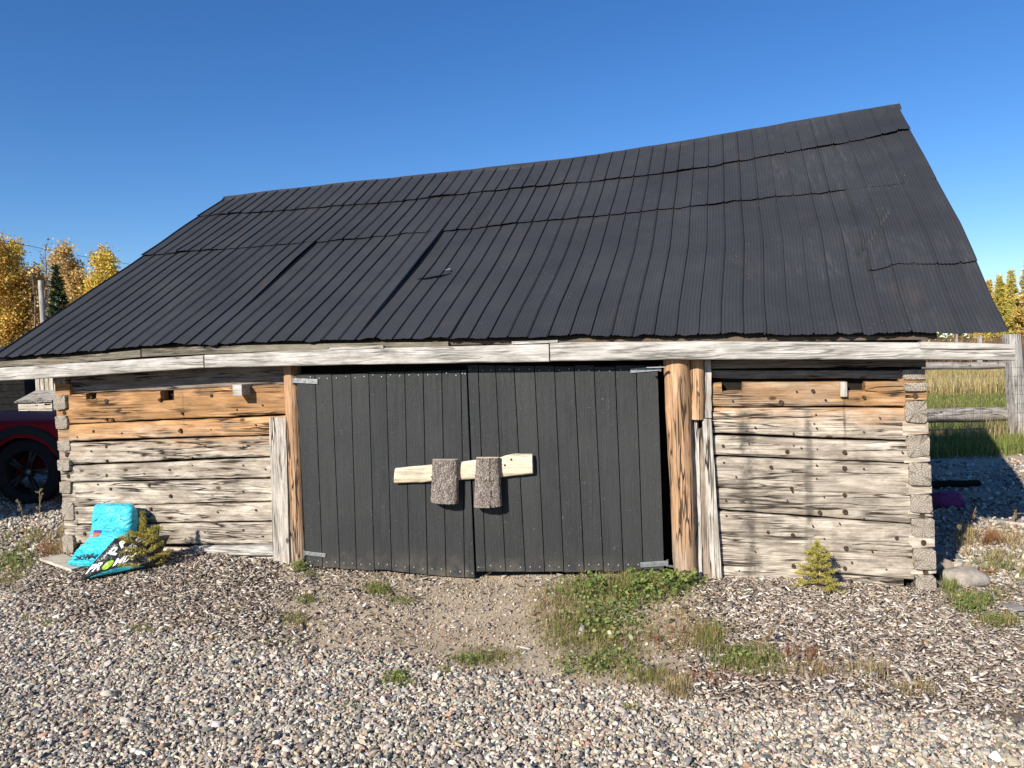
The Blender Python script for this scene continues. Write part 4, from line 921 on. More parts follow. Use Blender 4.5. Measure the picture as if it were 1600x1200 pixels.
def conifer(name, label, cat, base, H, rad, pal, seed, nb, per, nl, nw, z0=.06, lead=0., group=None, droop=.1, twr=.018, power=1.):
    rg = np.random.default_rng(seed); root = empty(name, tuple(base)); tag(root, label, cat, group)
    m = MB(); m.tube([(0, 0, -.02 * H), (.01 * H, 0, H * .5), (0, .01 * H, H)], [H * twr, H * twr * .6, H * .003], 7)
    P, D = [], []
    for i in range(nb):
        f = z0 + (1 - z0) * (i + rg.uniform(0, 1)) / nb; az = i * 2.4 + rg.uniform(-.4, .4)
        r = rad * (1 - f) ** power * rg.uniform(.65, 1.15)
        if lead and f > 1 - lead: r = rad * .10 * (1 - f) / lead + .02 * rad
        el = .15 + .65 * f + rg.uniform(-.15, .15); d = np.array([math.cos(az) * math.cos(el), math.sin(az) * math.cos(el), math.sin(el)])
        p0 = np.array([.005 * H, 0, f * H]); k = max(4, int(per * (r / rad + .12)))
        tip = p0 + d * r; tip[2] -= droop * r
        if r > .1 * rad: m.tube([tuple(p0), tuple((p0 + tip) / 2 + np.array([0, 0, .05 * r])), tuple(tip)], [H * twr * .25, H * twr * .15, H * twr * .05], 4, caps=False)
        for sgn in (0, -1, 1, -.6, .6):          # side twigs
            for q in ((0,) if sgn == 0 else (.35, .6, .8)):
                s0 = p0 + (tip - p0) * q; dd = (tip - p0) * (1 - q) if sgn == 0 else (tip - p0) * (1 - q) * .75 + np.array([-d[1], d[0], rg.uniform(-.2, .2)]) * sgn * r * .5 * (1 - q * .5)
                t = rg.uniform(0, 1, k if sgn == 0 else k // 2)[:, None]; pp = s0 + dd * t; P.append(pp)
                D.append(dd / (np.linalg.norm(dd) + 1e-9) * .8 + rg.standard_normal((len(pp), 3)) * .55 + np.array([0, 0, .1]))
    t = rg.uniform(max(z0, .3), 1, per * 3)[:, None]; P.append(np.array([0, 0, H]) * t); D.append(rg.standard_normal((per * 3, 3)) + np.array([0, 0, .8]))
    V, Q, C = needle_quads(np.concatenate(P), np.concatenate(D), nl, nw, pal, rg)
    m.build('trunk', MAT['twig'], root, True); link('crown', npmesh('crown', V, Q, None, C), MAT['needle'], root); return root
SPR = [(.44, .40, .08), (.36, .34, .07), (.56, .48, .11), (.28, .27, .06), (.46, .34, .09)]
b_ = toworld(*W(226, 884, .42)); b_[2] = gz1(b_[0], b_[1])
conifer('spruce_sapling', 'bushy yellow green spruce seedling with a tall bare leader beside the black soil bag', 'sapling', b_, .46, .22, SPR, 1, 48, 44, .022, .0034, .04, .42, 'spruce saplings by the barn wall', power=.38, droop=.02)
b_ = toworld(*W(1277, 922, .22)); b_[2] = gz1(b_[0], b_[1])
conifer('spruce_sapling', 'small cone shaped yellow green spruce seedling at the foot of the right log wall', 'sapling', b_, .32, .18, SPR, 2, 46, 40, .018, .0032, .02, .16, 'spruce saplings by the barn wall', power=.8)

def leafy(name, label, cat, base, H, spread, pal, nl, leaf, seed, group=None, stems=1, low=.28, bark='birch', sparse=0.):
    rg = np.random.default_rng(seed); root = empty(name, tuple(base)); tag(root, label, cat, group); m = MB(); P = []
    for s_ in range(stems):
        az0 = rg.uniform(0, 6.28); off = np.array([math.cos(az0), math.sin(az0)]) * spread * .25 * (stems > 1); h = H * (1 if s_ == 0 else rg.uniform(.75, .97))
        top = off * 1.8 + rg.normal(0, .04 * H, 2); st = lambda f: np.array([off[0] * .4 + (top[0] - off[0] * .4) * f + .03 * H * math.sin(f * 5 + seed), off[1] * .4 + (top[1] - off[1] * .4) * f, h * f])
        m.tube([tuple(st(f)) for f in np.linspace(0, 1, 9)], [.014 * H * (1 - f * .92) + .004 for f in np.linspace(0, 1, 9)], 7)
        for i in range(20):
            f = low + (1 - low) * (i + rg.uniform(0, 1)) / 20; az = i * 2.4 + rg.uniform(-.5, .5); el = rg.uniform(.55, 1.05)
            L_ = spread * (1.15 - .75 * f) * rg.uniform(.55, 1.15); d = np.array([math.cos(az) * math.cos(el), math.sin(az) * math.cos(el), math.sin(el)])
            p0 = st(f); p1 = p0 + d * L_; m.tube([tuple(p0), tuple(p0 + d * L_ * .5 + np.array([0, 0, -.03 * L_])), tuple(p1)], [.005 * H * (1 - f * .6), .003 * H * (1 - f * .6), .006], 4, caps=False)
            for q in range(5):
                u = rg.uniform(.35, 1); e = d * .6 + rg.normal(0, .5, 3); e /= np.linalg.norm(e); a = p0 + (p1 - p0) * u; b = a + e * L_ * rg.uniform(.25, .5)
                m.tube([tuple(a), tuple(b)], [.012, .005], 3, caps=False); P.append((a, b))
    ends = np.array([(a + b) / 2 for a, b in P]); dirs = np.array([b - a for a, b in P]); wts = rg.uniform(.1, 1, len(P)) ** (1.2 + sparse); wts /= wts.sum()
    k = rg.choice(len(P), nl, p=wts); C0 = ends[k] + dirs[k] * rg.uniform(-.6, .6, (nl, 1)) + rg.normal(0, .12 * spread, (nl, 3))
    Rm = rotm(nl, 1.2); q = np.array([[-1, -.7, 0], [1, -.7, .15], [1, .7, 0], [-1, .7, .15]]) * leaf; V = np.einsum('nij,kj->nki', Rm, q) * rg.uniform(.6, 1.3, (nl, 1, 1)) + C0[:, None, :]
    c = np.array(pal)[rg.integers(0, len(pal), nl)] * rg.uniform(.6, 1.25, (nl, 1)); m.build('trunk', MAT[bark], root, True)
    link('crown', npmesh('crown', V.reshape(-1, 3), (np.arange(nl) * 4)[:, None] + np.array([[0, 1, 2, 3]]), None, np.repeat(c, 4, 0)), MAT['leaf'], root); return root
GOLD = [(.76, .50, .10), (.84, .58, .13), (.62, .42, .10), (.54, .44, .11), (.72, .42, .11)]
OCH = [(.70, .46, .16), (.56, .38, .17), (.76, .53, .18), (.46, .33, .15)]
GOLDG = [(.70, .52, .09), (.58, .47, .10), (.80, .56, .11)]
def G0(px, Y): p = atY(px, 560, Y); return np.array([p[0], p[1], 0.])
def Hof(px, py, Y): return float(atY(px, py, Y)[2])
TG = 'autumn trees left of the barn'
LT = [  # px, top py, Y, spread, palette, leaves, stems, label
    (28, 372, 44, 2.0, GOLD, 11000, 3, 'full golden autumn tree, tallest at the left edge beyond the truck'), (2, 384, 46, 1.9, GOLDG, 8000, 2, 'greenish gold autumn tree cut by the left picture edge'),
    (-48, 380, 45, 2.0, GOLD, 6000, 2, 'golden tree standing just beyond the left picture edge'), (128, 384, 42, 1.5, OCH, 5200, 2, 'thin ochre autumn tree between dark spruce and roof edge'),
    (152, 392, 40, 1.7, GOLDG, 9000, 3, 'dense yellow green tree close behind the sloping roof edge'), (193, 386, 47, 1.5, OCH, 3600, 2, 'sparse orange topped tree half hidden by the roof slope'),
    (240, 412, 48, 1.6, GOLD, 3000, 2, 'golden tree top hidden behind the roof slope'), (100, 402, 50, 1.6, OCH, 1500, 3, 'nearly leafless ochre tree behind the dark spruce')]
for i, (px, py, Y, sp, pal, nl, st_, lab) in enumerate(LT):
    leafy('autumn_tree', lab, 'tree', G0(px, Y), Hof(px, py, Y) - .3, sp, pal, int(nl * 3.2), .046, 40 + i, TG, st_, .16, 'birch', .25)
for i, (px, py, Y, lab) in enumerate([(70, 380, 43, 'bare grey twigged tree between the golden crowns'), (112, 378, 46, 'bare leafless tree left of the dark spruce top')]):
    leafy('bare_tree', lab, 'tree', G0(px, Y), Hof(px, py, Y), 1.5, OCH, 350, .06, 60 + i, 'bare trees beyond the truck', 3, .3, 'twig')
GRN = [(.035, .06, .02), (.05, .075, .025), (.025, .045, .018)]
conifer('spruce_tree', 'dark green spruce beside the grey pole, left of the roof', 'tree', G0(94, 38), Hof(94, 417, 38), 1.55, GRN, 7, 70, 30, .26, .05, .1, 0, None, .25)
LAR = [(.66, .44, .11), (.56, .40, .11), (.70, .50, .13), (.48, .38, .11)]
LAG = [(.56, .46, .10), (.64, .47, .09), (.42, .40, .10)]
for i, (px, py, Y, r, pal, lab) in enumerate([(1606, 408, 62, 2.2, LAR, 'tall orange gold larch at the right picture edge'), (1580, 424, 64, 1.6, LAG, 'yellow green conifer between the orange larch and its shorter neighbour'), (1562, 434, 60, 1.4, LAG, 'short yellow larch nearest the roof on the right'),
        (1640, 415, 66, 2.0, LAR, 'gold larch just beyond the right picture edge'), (1545, 440, 66, 1.5, LAR, 'larch mostly hidden behind the right roof corner')]):
    conifer('larch_tree', lab, 'tree', G0(px, Y), Hof(px, py, Y), r, pal, 80 + i, 64, 34, .34, .07, .06, 0, 'larches beyond the field', .15)
conifer('spruce_tree', 'dark blue green spruce tucked behind the yellow larches at right', 'tree', G0(1569, 68), Hof(1569, 446, 68), 1.5, [(.06, .085, .05), (.08, .10, .06)], 95, 60, 26, .3, .06, .06, 0, None, .2)

# field growth, thickets
def zone_xy(px0, px1, y0, y1, n, seed):
    rg = np.random.default_rng(seed); Y = rg.uniform(y0, y1, n); return (rg.uniform(px0, px1, n) - 800) / F * Y, Y
zero = lambda x, y: np.zeros_like(x)
TAN = [(.46, .34, .16), (.38, .28, .12), (.52, .41, .21), (.33, .27, .11), (.26, .25, .09)]
FG = [(.16, .20, .045), (.22, .24, .06), (.26, .25, .075), (.12, .16, .035)]
parts = []
X, Y = zone_xy(1330, 1750, 24, 40, 26000, 1); k = vnoise(X, Y, .35, 8) + .35 * vnoise(X, Y, 1.2, 9) > .52; parts.append(blades(X[k], Y[k], .50, .022, .35, TAN, 2, zero))
X, Y = zone_xy(1330, 1750, 15, 27, 16000, 3); parts.append(blades(X, Y, .12, .014, .5, FG, 4, zero))
X, Y = zone_xy(1330, 1750, 27, 46, 12000, 5); parts.append(blades(X, Y, .22, .02, .5, FG + TAN[:2], 6, zero))
X, Y = zone_xy(1380, 1720, 10.9, 13.4, 9000, 7); k = vnoise(X, Y, .9, 12) > .25; parts.append(blades(X[k], Y[k], .24, .009, .5, FG, 8, zero))
X, Y = zone_xy(1380, 1720, 12.2, 12.9, 700, 9); parts.append(blades(X, Y, .55, .008, .25, DRY, 10, zero))
X, Y = zone_xy(-250, 130, 16, 30, 7000, 11); parts.append(blades(X, Y, .22, .016, .5, FG + DRY[:2], 12, zero))
tag(link('field_grass', npmesh('field_grass', *join(parts)), MAT['blade']), 'green turf and tall tan grass of the field beyond the fence', 'field grass', None, 'stuff')
BRN = [(.20, .115, .065), (.15, .09, .055), (.26, .15, .075), (.12, .08, .05), (.24, .17, .06)]
X, Y = zone_xy(1300, 1800, 46, 56, 15000, 21); p1 = blades(X, Y, 2.0, .035, .16, BRN, 22, zero)
tag(link('willow_thicket', npmesh('willow_thicket', *join([p1])), MAT['blade']), 'reddish brown leafless thicket along the far edge of the field', 'thicket', None, 'stuff')
X, Y = zone_xy(-350, 260, 30, 38, 11000, 23); p1 = blades(X, Y, 2.9, .05, .28, [(.09, .06, .03), (.06, .045, .025), (.15, .09, .035), (.05, .05, .02)], 24, zero)
rg = np.random.default_rng(3); X2, Y2 = zone_xy(-350, 260, 30, 38, 9000, 25); p2 = leaves(X2, Y2, rg.uniform(.3, 3.3, 9000) * (.6 + .4 * vnoise(X2, Y2, .6, 4)), .10, [(.13, .08, .025), (.20, .12, .03), (.07, .06, .02)], 5, 1.)
tag(link('undergrowth', npmesh('undergrowth', *join([p1, p2])), MAT['blade']), 'dark brown undergrowth below the autumn trees at left', 'undergrowth', None, 'stuff')

X, Y = zone_xy(-1500, 3200, 95, 135, 90000, 27); rg = np.random.default_rng(8); hh = 5.5 + 4 * vnoise(X, Y, .12, 5); zz = rg.uniform(0, 1, len(X)) ** 1.6 * hh
tag(link('far_woods', npmesh('far_woods', *leaves(X, Y, zz, .46, [(.10, .10, .04), (.20, .15, .05), (.07, .08, .04), (.28, .20, .06)], 6, 1.)), MAT['leaf']), 'far off mixed autumn woods closing the view behind the field', 'woods', None, 'stuff')
# fence at the right, running across behind the barn corner
FP = gpt(1592, 690); fy = FP[1]
fence = empty('fence', (FP[0], fy, 0)); tag(fence, 'grey wooden fence with wire mesh, crossing behind the right corner of the barn', 'fence')
def fpost(x):
    m = MB(); st = 12; w_ = .105; vs = []
    for i in range(st + 1):
        f = i / st; ww = w_ * (1.0 + .12 * (1 - f)) * (1 + .05 * fn(f * 4, x)); xo = x - .13 * f + .03 + .012 * fn(f * 3, x, 2)
        for (sx, sy) in ((-1, -1), (-.2, -1.06), (.7, -1), (1, -.7), (1.05, .2), (1, 1), (0, 1.05), (-1, 1)): vs.append((xo + sx * ww * (1 + .03 * fn(f * 7, sx, sy)), sy * ww * .9, -.1 + 1.86 * f))
    m.add(vs, [(i * 8 + j, i * 8 + (j + 1) % 8, (i + 1) * 8 + (j + 1) % 8, (i + 1) * 8 + j) for i in range(st) for j in range(8)] + [tuple(st * 8 + j for j in range(8))])
    m.build('post', MAT['greypost'], fence, angle=50)
for x in (0, -2.75, 2.8): fpost(x)
def frail(z, r, y, seed, mat, kx0=-5.6, kx1=5.4):
    m = MB(); n_ = 30; m.tube([(kx0 + (kx1 - kx0) * i / n_, y + .02 * fn(i * .3, seed), z + .03 * fn(i * .25, seed, 2)) for i in range(n_ + 1)], [r * (1 + .18 * fn(i * .7, seed, 5)) for i in range(n_ + 1)], 12, wob=.12, seed=seed)
    m.build('rail', mat, fence, angle=60)
frail(1.275, .062, .11, 1, MAT['railx']); frail(.44, .125, .20, 2, MAT['railx'])
m = MB()
for i in range(56): x = -5.5 + i * .15; m.box(x - .0009, x + .0009, -.118, -.115, .05, 1.34) if abs(x % 2.75) > .2 else None
for z in (.18, .33, .48, .63, .78, .93, 1.08, 1.22): m.box(-5.5, 2.8, -.115, -.112, z - .0009, z + .0009)
m.build('wire_mesh', flat('rusty wire', (.12, .10, .09), .6, .3, .5), fence)
for (px, py, Y, w_, lab) in ((1495, 521, 47, .05, 'thin pale stake standing far out in the field behind the beam'), (1531, 524, 44, .10, 'short thicker pale post far out in the field, right of the thin stake')):
    p = G0(px, Y); h = Hof(px, py, Y); m = MB(); m.hexa([(-w_, -w_, 0), (w_, -w_, 0), (w_, w_, 0), (-w_, w_, 0), (-w_ * .8, -w_, h), (w_ * .8, -w_, h * .99), (w_ * .8, w_, h), (-w_ * .8, w_, h * 1.0)], 0, .01)
    o = m.build('field_post', MAT['greypost']); o.location = p; tag(o, lab, 'post', 'far field posts')

# grey pole and wire at the left
p = G0(72, 26); h = Hof(70, 438, 26); m = MB(); m.tube([(0, 0, -.1), (-.02, 0, h * .5), (-.05, 0, h)], [.10, .09, .08], 12); o = m.build('wooden_pole', MAT['greypost'], angle=50); o.location = p; tag(o, 'bare grey wooden pole rising left of the dark spruce', 'pole')
A_, B_ = atY(0, 376, 26), atY(215, 414, 40); d = B_ - A_; q0, q1 = A_ - d * 1.2, B_ + d * 1.5; m = MB(); m.tube([tuple(q0 + (q1 - q0) * t - np.array([0, 0, .5 * math.sin(PI * t) - .45])) for t in np.linspace(0, 1, 16)], .009, 5)
o = settle(m.build('overhead_wire', MAT['void'])); tag(o, 'thin dark overhead wire sagging across the sky at the left', 'wire')

# coop and dark shed behind the car
Yc = 14.6; c0 = atY(40, 600, Yc); x0 = c0[0]; px2x = lambda px, Y=Yc: float(atY(px, 600, Y)[0]); py2z = lambda px, py, Y=Yc: float(atY(px, py, Y)[2])
coop = empty('chicken_coop', (px2x(55), Yc, 0)); tag(coop, 'small unpainted board coop with a lean-to lid, behind the red vehicle', 'coop'); cx = px2x(55)
m = MB(); xa, xb = px2x(40) - cx, px2x(84) - cx; k = 6
for i in range(k):
    u0 = xa + (xb - xa) * i / k; u1 = xa + (xb - xa) * (i + 1) / k - .016; m.box(u0, u1, .30, .33, .3, 2.0, 0, .003)
m.box(xa - .01, xa + .02, .335, 1.2, .3, 2.0); m.box(xb - .02, xb + .01, .335, 1.2, .3, 2.0); m.box(xa + .02, xb - .02, .345, .36, .3, 1.98, 1); m.box(xa + .02, xb - .02, 1.18, 1.2, .3, 1.98); m.build('coop_body', [MAT['coop'], MAT['void']], coop)
m = MB(); m.box(xa - .12, xb + .12, .2, 1.3, 2.0, 2.04); m.build('roof', MAT['fascia'], coop)
na, nb_ = px2x(28) - cx, px2x(81) - cx; zt, zb = py2z(50, 629), .55; m = MB()
for i in range(4):
    z0_ = zb + (zt - zb) * i / 4; m.box(na, nb_, -.03, 0, z0_, z0_ + (zt - zb) / 4 - .008, 0, .003)
m.box(na, na + .02, .002, .3, zb, zt - .02); m.box(nb_ - .02, nb_, .002, .3, zb, zt - .02); m.build('nest_box', MAT['coopx'], coop)
m = MB(); zt2 = py2z(60, 617); m.hexa([(na - .04, -.07, zt + .005), (nb_ + .02, -.07, zt + .005), (nb_ + .02, .30, zt2 + .05), (na - .04 + .18, .30, zt2 + .05), (na - .04, -.07, zt + .03), (nb_ + .02, -.07, zt + .03), (nb_ + .02, .30, zt2 + .075), (na + .14, .30, zt2 + .075)])
for i in range(6): m.box(na + .08 + i * .1, na + .095 + i * .1, -.08, -.071, zt + .005, zt + .03)
m.build('lid', MAT['railx'], coop)
m = MB(); lx_ = px2x(45) - cx; m.hexa([(lx_ - .03, -.04, py2z(45, 653)), (lx_ + .03, -.04, py2z(45, 653)), (lx_ + .03, -.031, py2z(45, 653)), (lx_ - .03, -.031, py2z(45, 653)), (lx_ - .008, -.04, py2z(45, 641)), (lx_ + .008, -.04, py2z(45, 641)), (lx_ + .008, -.031, py2z(45, 641)), (lx_ - .008, -.031, py2z(45, 641))]); m.build('latch', MAT['void'], coop)
m = MB(); lx_ = px2x(74) - cx; m.box(lx_ - .05, lx_ + .05, -.042, -.031, zt - .05, zt - .03); m.build('hinge', MAT['void'], coop)
m = MB(); px_ = px2x(86) - cx; m.box(px_ - .03, px_ + .05, .1, .2, 0, 2.0); m.build('corner_post', MAT['fascia'], coop)
Yd = 16.5; ds_ = empty('dark_shed', (px2x(-60, Yd), Yd, 0)); tag(ds_, 'dark slatted shed wall behind the red vehicle at the left edge', 'shed'); m = MB(); w1 = px2x(38, Yd) - px2x(-60, Yd)
dk = flat('shade darkened shed boards', (.012, .012, .012), .9, .1, 0, .5, 9)  # near-black boards: the shade on this wall is put into the colour
for i in range(14): m.box(-4., w1, 0, .03, .1 + i * .14, .1 + i * .14 + .132, 0, .003)
m.box(-4, -3.95, .03, 2.2, .1, 2.0); m.box(w1 - .05, w1, .03, 2.2, .1, 2.0); m.box(-4, w1, 2.15, 2.2, .1, 2.0); m.build('board_wall', dk, ds_)
m = MB(); m.hexa([(-4.2, -.2, 2.06), (w1 + .05, -.2, 2.06), (w1 + .05, 2.4, 2.2), (-4.2, 2.4, 2.2), (-4.2, -.2, 2.1), (w1 + .05, -.2, 2.1), (w1 + .05, 2.4, 2.24), (-4.2, 2.4, 2.24)]); m.build('roof', MAT['roof'], ds_)
# added, unseen outbuilding that shades the car, left of the view
nb2 = empty('plank_sunshade', (-9.6, 7.5, 0)); tag(nb2, 'tall plank outbuilding added out of view to shade the red vehicle', 'sunshade'); m = MB()
for (xx0, xx1, yy0, yy1, n_, axis) in ((-1.6, 1.6, -2.1, -2.07, 16, 0), (-1.6, 1.6, 2.07, 2.1, 16, 0), (1.57, 1.6, -2.1, 2.1, 22, 1), (-1.6, -1.57, -2.1, 2.1, 22, 1)):
    for i in range(n_):
        f0, f1 = i / n_, (i + 1) / n_ - .0008
        if axis == 0: m.box(xx0 + (xx1 - xx0) * f0, xx0 + (xx1 - xx0) * f1, yy0, yy1, -.1, 3.9)
        else: m.box(xx0, xx1, yy0 + (yy1 - yy0) * f0 + .03 * (i == 0), yy0 + (yy1 - yy0) * f1 - .03 * (i == n_ - 1), -.1, 3.9)
m.build('board_wall', MAT['plank'], nb2)  # board walls of the added, unseen outbuilding
m = MB(); m.hexa([(-1.7, -2.2, 3.9), (1.7, -2.2, 3.9), (1.7, 2.2, 3.9), (-1.7, 2.2, 3.9), (-1.7, -2.2, 4.2), (1.7, -2.2, 3.98), (1.7, 2.2, 3.98), (-1.7, 2.2, 4.2)]); m.build('roof', MAT['roof'], nb2)  # roof of the added, unseen outbuilding

# ---- red car in the shade
def paint(name, c, rough=.25): 
    m = M(name, rough, .5); m.col(c); m.b.inputs['Coat Weight'].default_value = .6; m.b.inputs['Coat Roughness'].default_value = .06; return m.m
RED_ = flat('dark red car paint', (.24, .009, .012), .6, .1, 0, .05); BLK = flat('black plastic cladding', (.012, .012, .013), .6, .3, 0, .1); GLS = paint('dark car glass', (.01, .012, .013), .05); RUB = flat('tyre rubber', (.014, .014, .014), .85, .2, 0, .2, 20); RIM = flat('dark alloy', (.02, .02, .022), .4, .4, .3, .1)
wp = atY(47, 745, 9.42); wr = .405
car = empty('red_car', (wp[0], 9.42, gz1(wp[0], 9.42))); tag(car, 'dark red car with black wheel arch, parked in shade left of the barn', 'car')
def prism(mb, prof, y0, y1, ins, mi=0):
    """side profile (x, z) pushed from y0 to y1 with rounded shoulders"""
    n_ = len(prof); cx_ = sum(p[0] for p in prof) / n_; cz_ = sum(p[1] for p in prof) / n_; vs = []
    for (y, s_) in ((y0, ins), (y0 + .03, ins * .35), (y0 + .12, 0), (y1 - .12, 0), (y1 - .03, ins * .35), (y1, ins)):
        for x, z in prof: vs.append((x - s_ * (1 if x > cx_ else -1) * (.5 if abs(x - cx_) > 1.2 else 0), y, z - (s_ if z > cz_ else 0)))
    mb.add(vs, [(k * n_ + j, k * n_ + (j + 1) % n_, (k + 1) * n_ + (j + 1) % n_, (k + 1) * n_ + j) for k in range(5) for j in range(n_)], mi)
    bm = bmesh.new(); 
    for k in (0, 5):
        bv = [bm.verts.new(vs[k * n_ + j]) for j in range(n_)]; f = bm.faces.new(bv); bmesh.ops.triangulate(bm, faces=[f])
    mb.bm(bm, mi)
def arch(cx_, r, n_=14): return [(cx_ + r * math.cos(a), .40 - .40 + wr + r * math.sin(a)) for a in np.linspace(PI * 1.08, -.08 * PI, n_)]
WB = 2.75; prof = [(-3.55, .30), (-3.25, .26)] + arch(-WB, .48) + [(-2.1, .26), (-.62, .26)] + arch(0, .48) + [(.75, .28), (.9, .42), (.93, .66), (.90, .88), (.80, 1.0), (.2, 1.04), (-.78, 1.06), (-1.6, 1.09), (-3.3, 1.13), (-3.6, 1.05), (-3.66, .7)]
m = MB(); prism(m, prof, -.10, 1.72, .05); m.build('body', RED_, car, angle=40)
gh = [(-1.42, 1.06), (-1.95, 1.52), (-2.2, 1.58), (-3.0, 1.58), (-3.35, 1.5), (-3.62, 1.06)]
m = MB(); n_ = len(gh); vs = []
for (y, s_) in ((-.04, 0), (1.66, 0)):
    for x, z in gh: vs.append((x, y + (.16 * (z - 1.06) / .57) * (1 if y < .5 else -1), z))
m.add(vs, [tuple(range(n_)), tuple(range(2 * n_ - 1, n_ - 1, -1))] + [(j, (j + 1) % n_, n_ + (j + 1) % n_, n_ + j) for j in range(n_)]); m.build('cabin', RED_, car, angle=30)
for (a, b, c_, d_) in (((-1.62, 1.12), (-2.0, 1.47), (-2.45, 1.52), (-2.45, 1.12)), ((-2.53, 1.12), (-2.53, 1.52), (-3.0, 1.52), (-3.3, 1.12))):
    m = MB(); vs = []
    for x, z in (a, b, c_, d_): vs.append((x, -.04 + .16 * (z - 1.06) / .57 - .004, z))
    m.add(vs, [(0, 1, 2, 3)]); m.build('side_window', GLS, car)
for cx_ in (0, -WB):
    m = MB(); a_ = np.linspace(PI * 1.08, -.08 * PI, 18); vs = []
    for (r, y) in ((.475, -.112), (.475, -.13), (.56, -.13), (.575, -.115), (.575, -.08)):
        for a in a_: vs.append((cx_ + r * math.cos(a), y, wr + r * math.sin(a)))
    m.add(vs, [(k * 18 + j, k * 18 + j + 1, (k + 1) * 18 + j + 1, (k + 1) * 18 + j) for k in range(4) for j in range(17)]); m.build('wheel_arch', BLK, car, angle=40)
m = MB(); m.box(-2.2, -.55, -.12, -.05, .24, .42, 0, .02); m.build('sill_trim', BLK, car)
def wheel(cx_, y, flip):
    m = MB(); R_ = Matrix.Translation((cx_, y, wr)) @ Matrix.Rotation(PI / 2 * (1 if flip else -1), 4, 'X')
    m.lathe([(.27, -.10), (.29, -.115), (.37, -.115), (.40, -.09), (.405, -.03), (.405, .03), (.40, .09), (.37, .115), (.29, .115), (.27, .10)], 40, 0, R_)
    t = m.build('wheel', RUB, car, angle=40); r = MB(); r.lathe([(.0, .05), (.06, .055), (.07, .04), (.07, .0)], 20, 0, R_); r.lathe([(.275, .10), (.265, .105), (.25, .08), (.24, -.08)], 32, 0, R_)
    for i in range(5):
        a = 2 * PI * i / 5
        for s_ in (-.12, .12):
            q = [Vector((math.cos(a + s_ * .3) * .05, math.sin(a + s_ * .3) * .05, 0)), Vector((math.cos(a + s_) * .25, math.sin(a + s_) * .25, 0))]
            d = (q[1] - q[0]).normalized(); n2 = Vector((-d.y, d.x, 0)) * .017
            r.hexa([tuple(R_ @ (p + o_ + Vector((0, 0, z)))) for z in (.035, .07) for (p, o_) in ((q[0], -n2), (q[1], -n2), (q[1], n2), (q[0], n2))])
    r.build('rim', RIM, t, angle=40)
    h = MB(); h.lathe([(0, .062), (.022, .06), (.028, .052)], 12, 0, R_); h.build('hub_cap', MAT['steel'], t)
for cx_ in (0, -WB): wheel(cx_, .03, True); wheel(cx_, 1.55, False)
m = MB(); m.box(.72, .9, -.085, .28, .74, .88, 0, .03); m.build('headlight', MAT['steel'], car)
m = MB(); m.box(.72, .9, 1.34, 1.705, .74, .88, 0, .03); m.build('headlight', MAT['steel'], car)
m = MB(); m.box(.86, .97, -.02, 1.64, .28, .5, 0, .04); m.build('bumper', BLK, car)

# ---- soil bags
def txt(s, bold=0.):
    c = bpy.data.curves.new('t', 'FONT'); c.body = s; c.size = 1; c.offset = bold; c.resolution_u = 3; o = bpy.data.objects.new('t', c); COL.objects.link(o)
    dg = bpy.context.evaluated_depsgraph_get(); me = bpy.data.meshes.new_from_object(o.evaluated_get(dg)); bpy.data.objects.remove(o)
    bm = bmesh.new(); bm.from_mesh(me); bmesh.ops.triangulate(bm, faces=bm.faces[:])
    for _ in range(3):
        e = [e for e in bm.edges if e.calc_length() > .14]
        if e: bmesh.ops.subdivide_edges(bm, edges=e, cuts=1); bmesh.ops.triangulate(bm, faces=bm.faces[:])
    v = np.array([q.co[:2] for q in bm.verts]); bm.verts.index_update(); f = [[q.index for q in g.verts] for g in bm.faces]; bm.free()
    v -= v.min(0); v /= v[:, 1].max(); return v, f                 # height 1, width in heights
def plastic(name, c, rough=.32, var=.12):
    m = M(name, rough, .5); o = m.obj(); n_ = m.noise(o, 14, 4, .6, 1.5); w_ = m.noise(m.map(o, (8, 3, 13)), 1, 5, .55, 2.)
    m.col(m.mix(m.ramp(n_, [(.3, 0), (.7, 1)]), tuple(x * (1 - var) for x in c), tuple(min(1, x * (1 + var)) for x in c))); m.bump(w_, .8, .05); return m.m
AQ = plastic('aqua bag plastic', (.045, .50, .62)); BKP = plastic('black bag plastic', (.016, .016, .018), .38); WHT = flat('white print', (.75, .75, .75), .5, .3, 0, .05); BLKP = flat('dark print', (.015, .03, .04), .5, .3, 0, .1)
def on(fn_, name, v, f, u0, v0, u1, v1, up, mat, parent):
    """lay flat text from (u0,v0) to (u1,v1) on the bag surface fn_(u, v); up is the letter height direction in uv"""
    w_ = v[:, 0].max(); P = []
    for a, b in v: P.append(fn_(u0 + (u1 - u0) * a / w_ + up[0] * b, v0 + (v1 - v0) * a / w_ + up[1] * b, .003))
    m = MB(); m.add(P, f); return m.build(name, mat, parent)
# black bag: a pillow lying on its back against the blue one
qB = [np.array(W(119, 898, .72)), np.array(W(243, 876, .40)), np.array(W(180, 841, .46)), np.array(W(266, 836, .16))]
gB = lambda p: gz1(*(toworld(*p)[:2])) 
for p in qB[:2]: p[2] = gB(p) + .035
nB = np.cross(qB[1] - qB[0], qB[2] - qB[0]); nB /= np.linalg.norm(nB); nB = -nB if nB[1] > 0 else nB
def fB(u, v, lift=0., side=1):
    u_, v_ = min(max(u, 0), 1), min(max(v, 0), 1); a, b = 2 * u_ - 1, 2 * v_ - 1
    p = qB[0] * (1 - u) * (1 - v) + qB[1] * u * (1 - v) + qB[2] * (1 - u) * v + qB[3] * u * v
    t = .078 * max(0, (1 - abs(a) ** 3)) ** .55 * max(0, (1 - abs(b) ** 3)) ** .55
    wr_ = .010 * fn(u * 5, v * 4, 2) + .006 * fn(u * 13 + v * 6, v * 9, 7)
    return p + nB * (side * t + wr_ + lift)
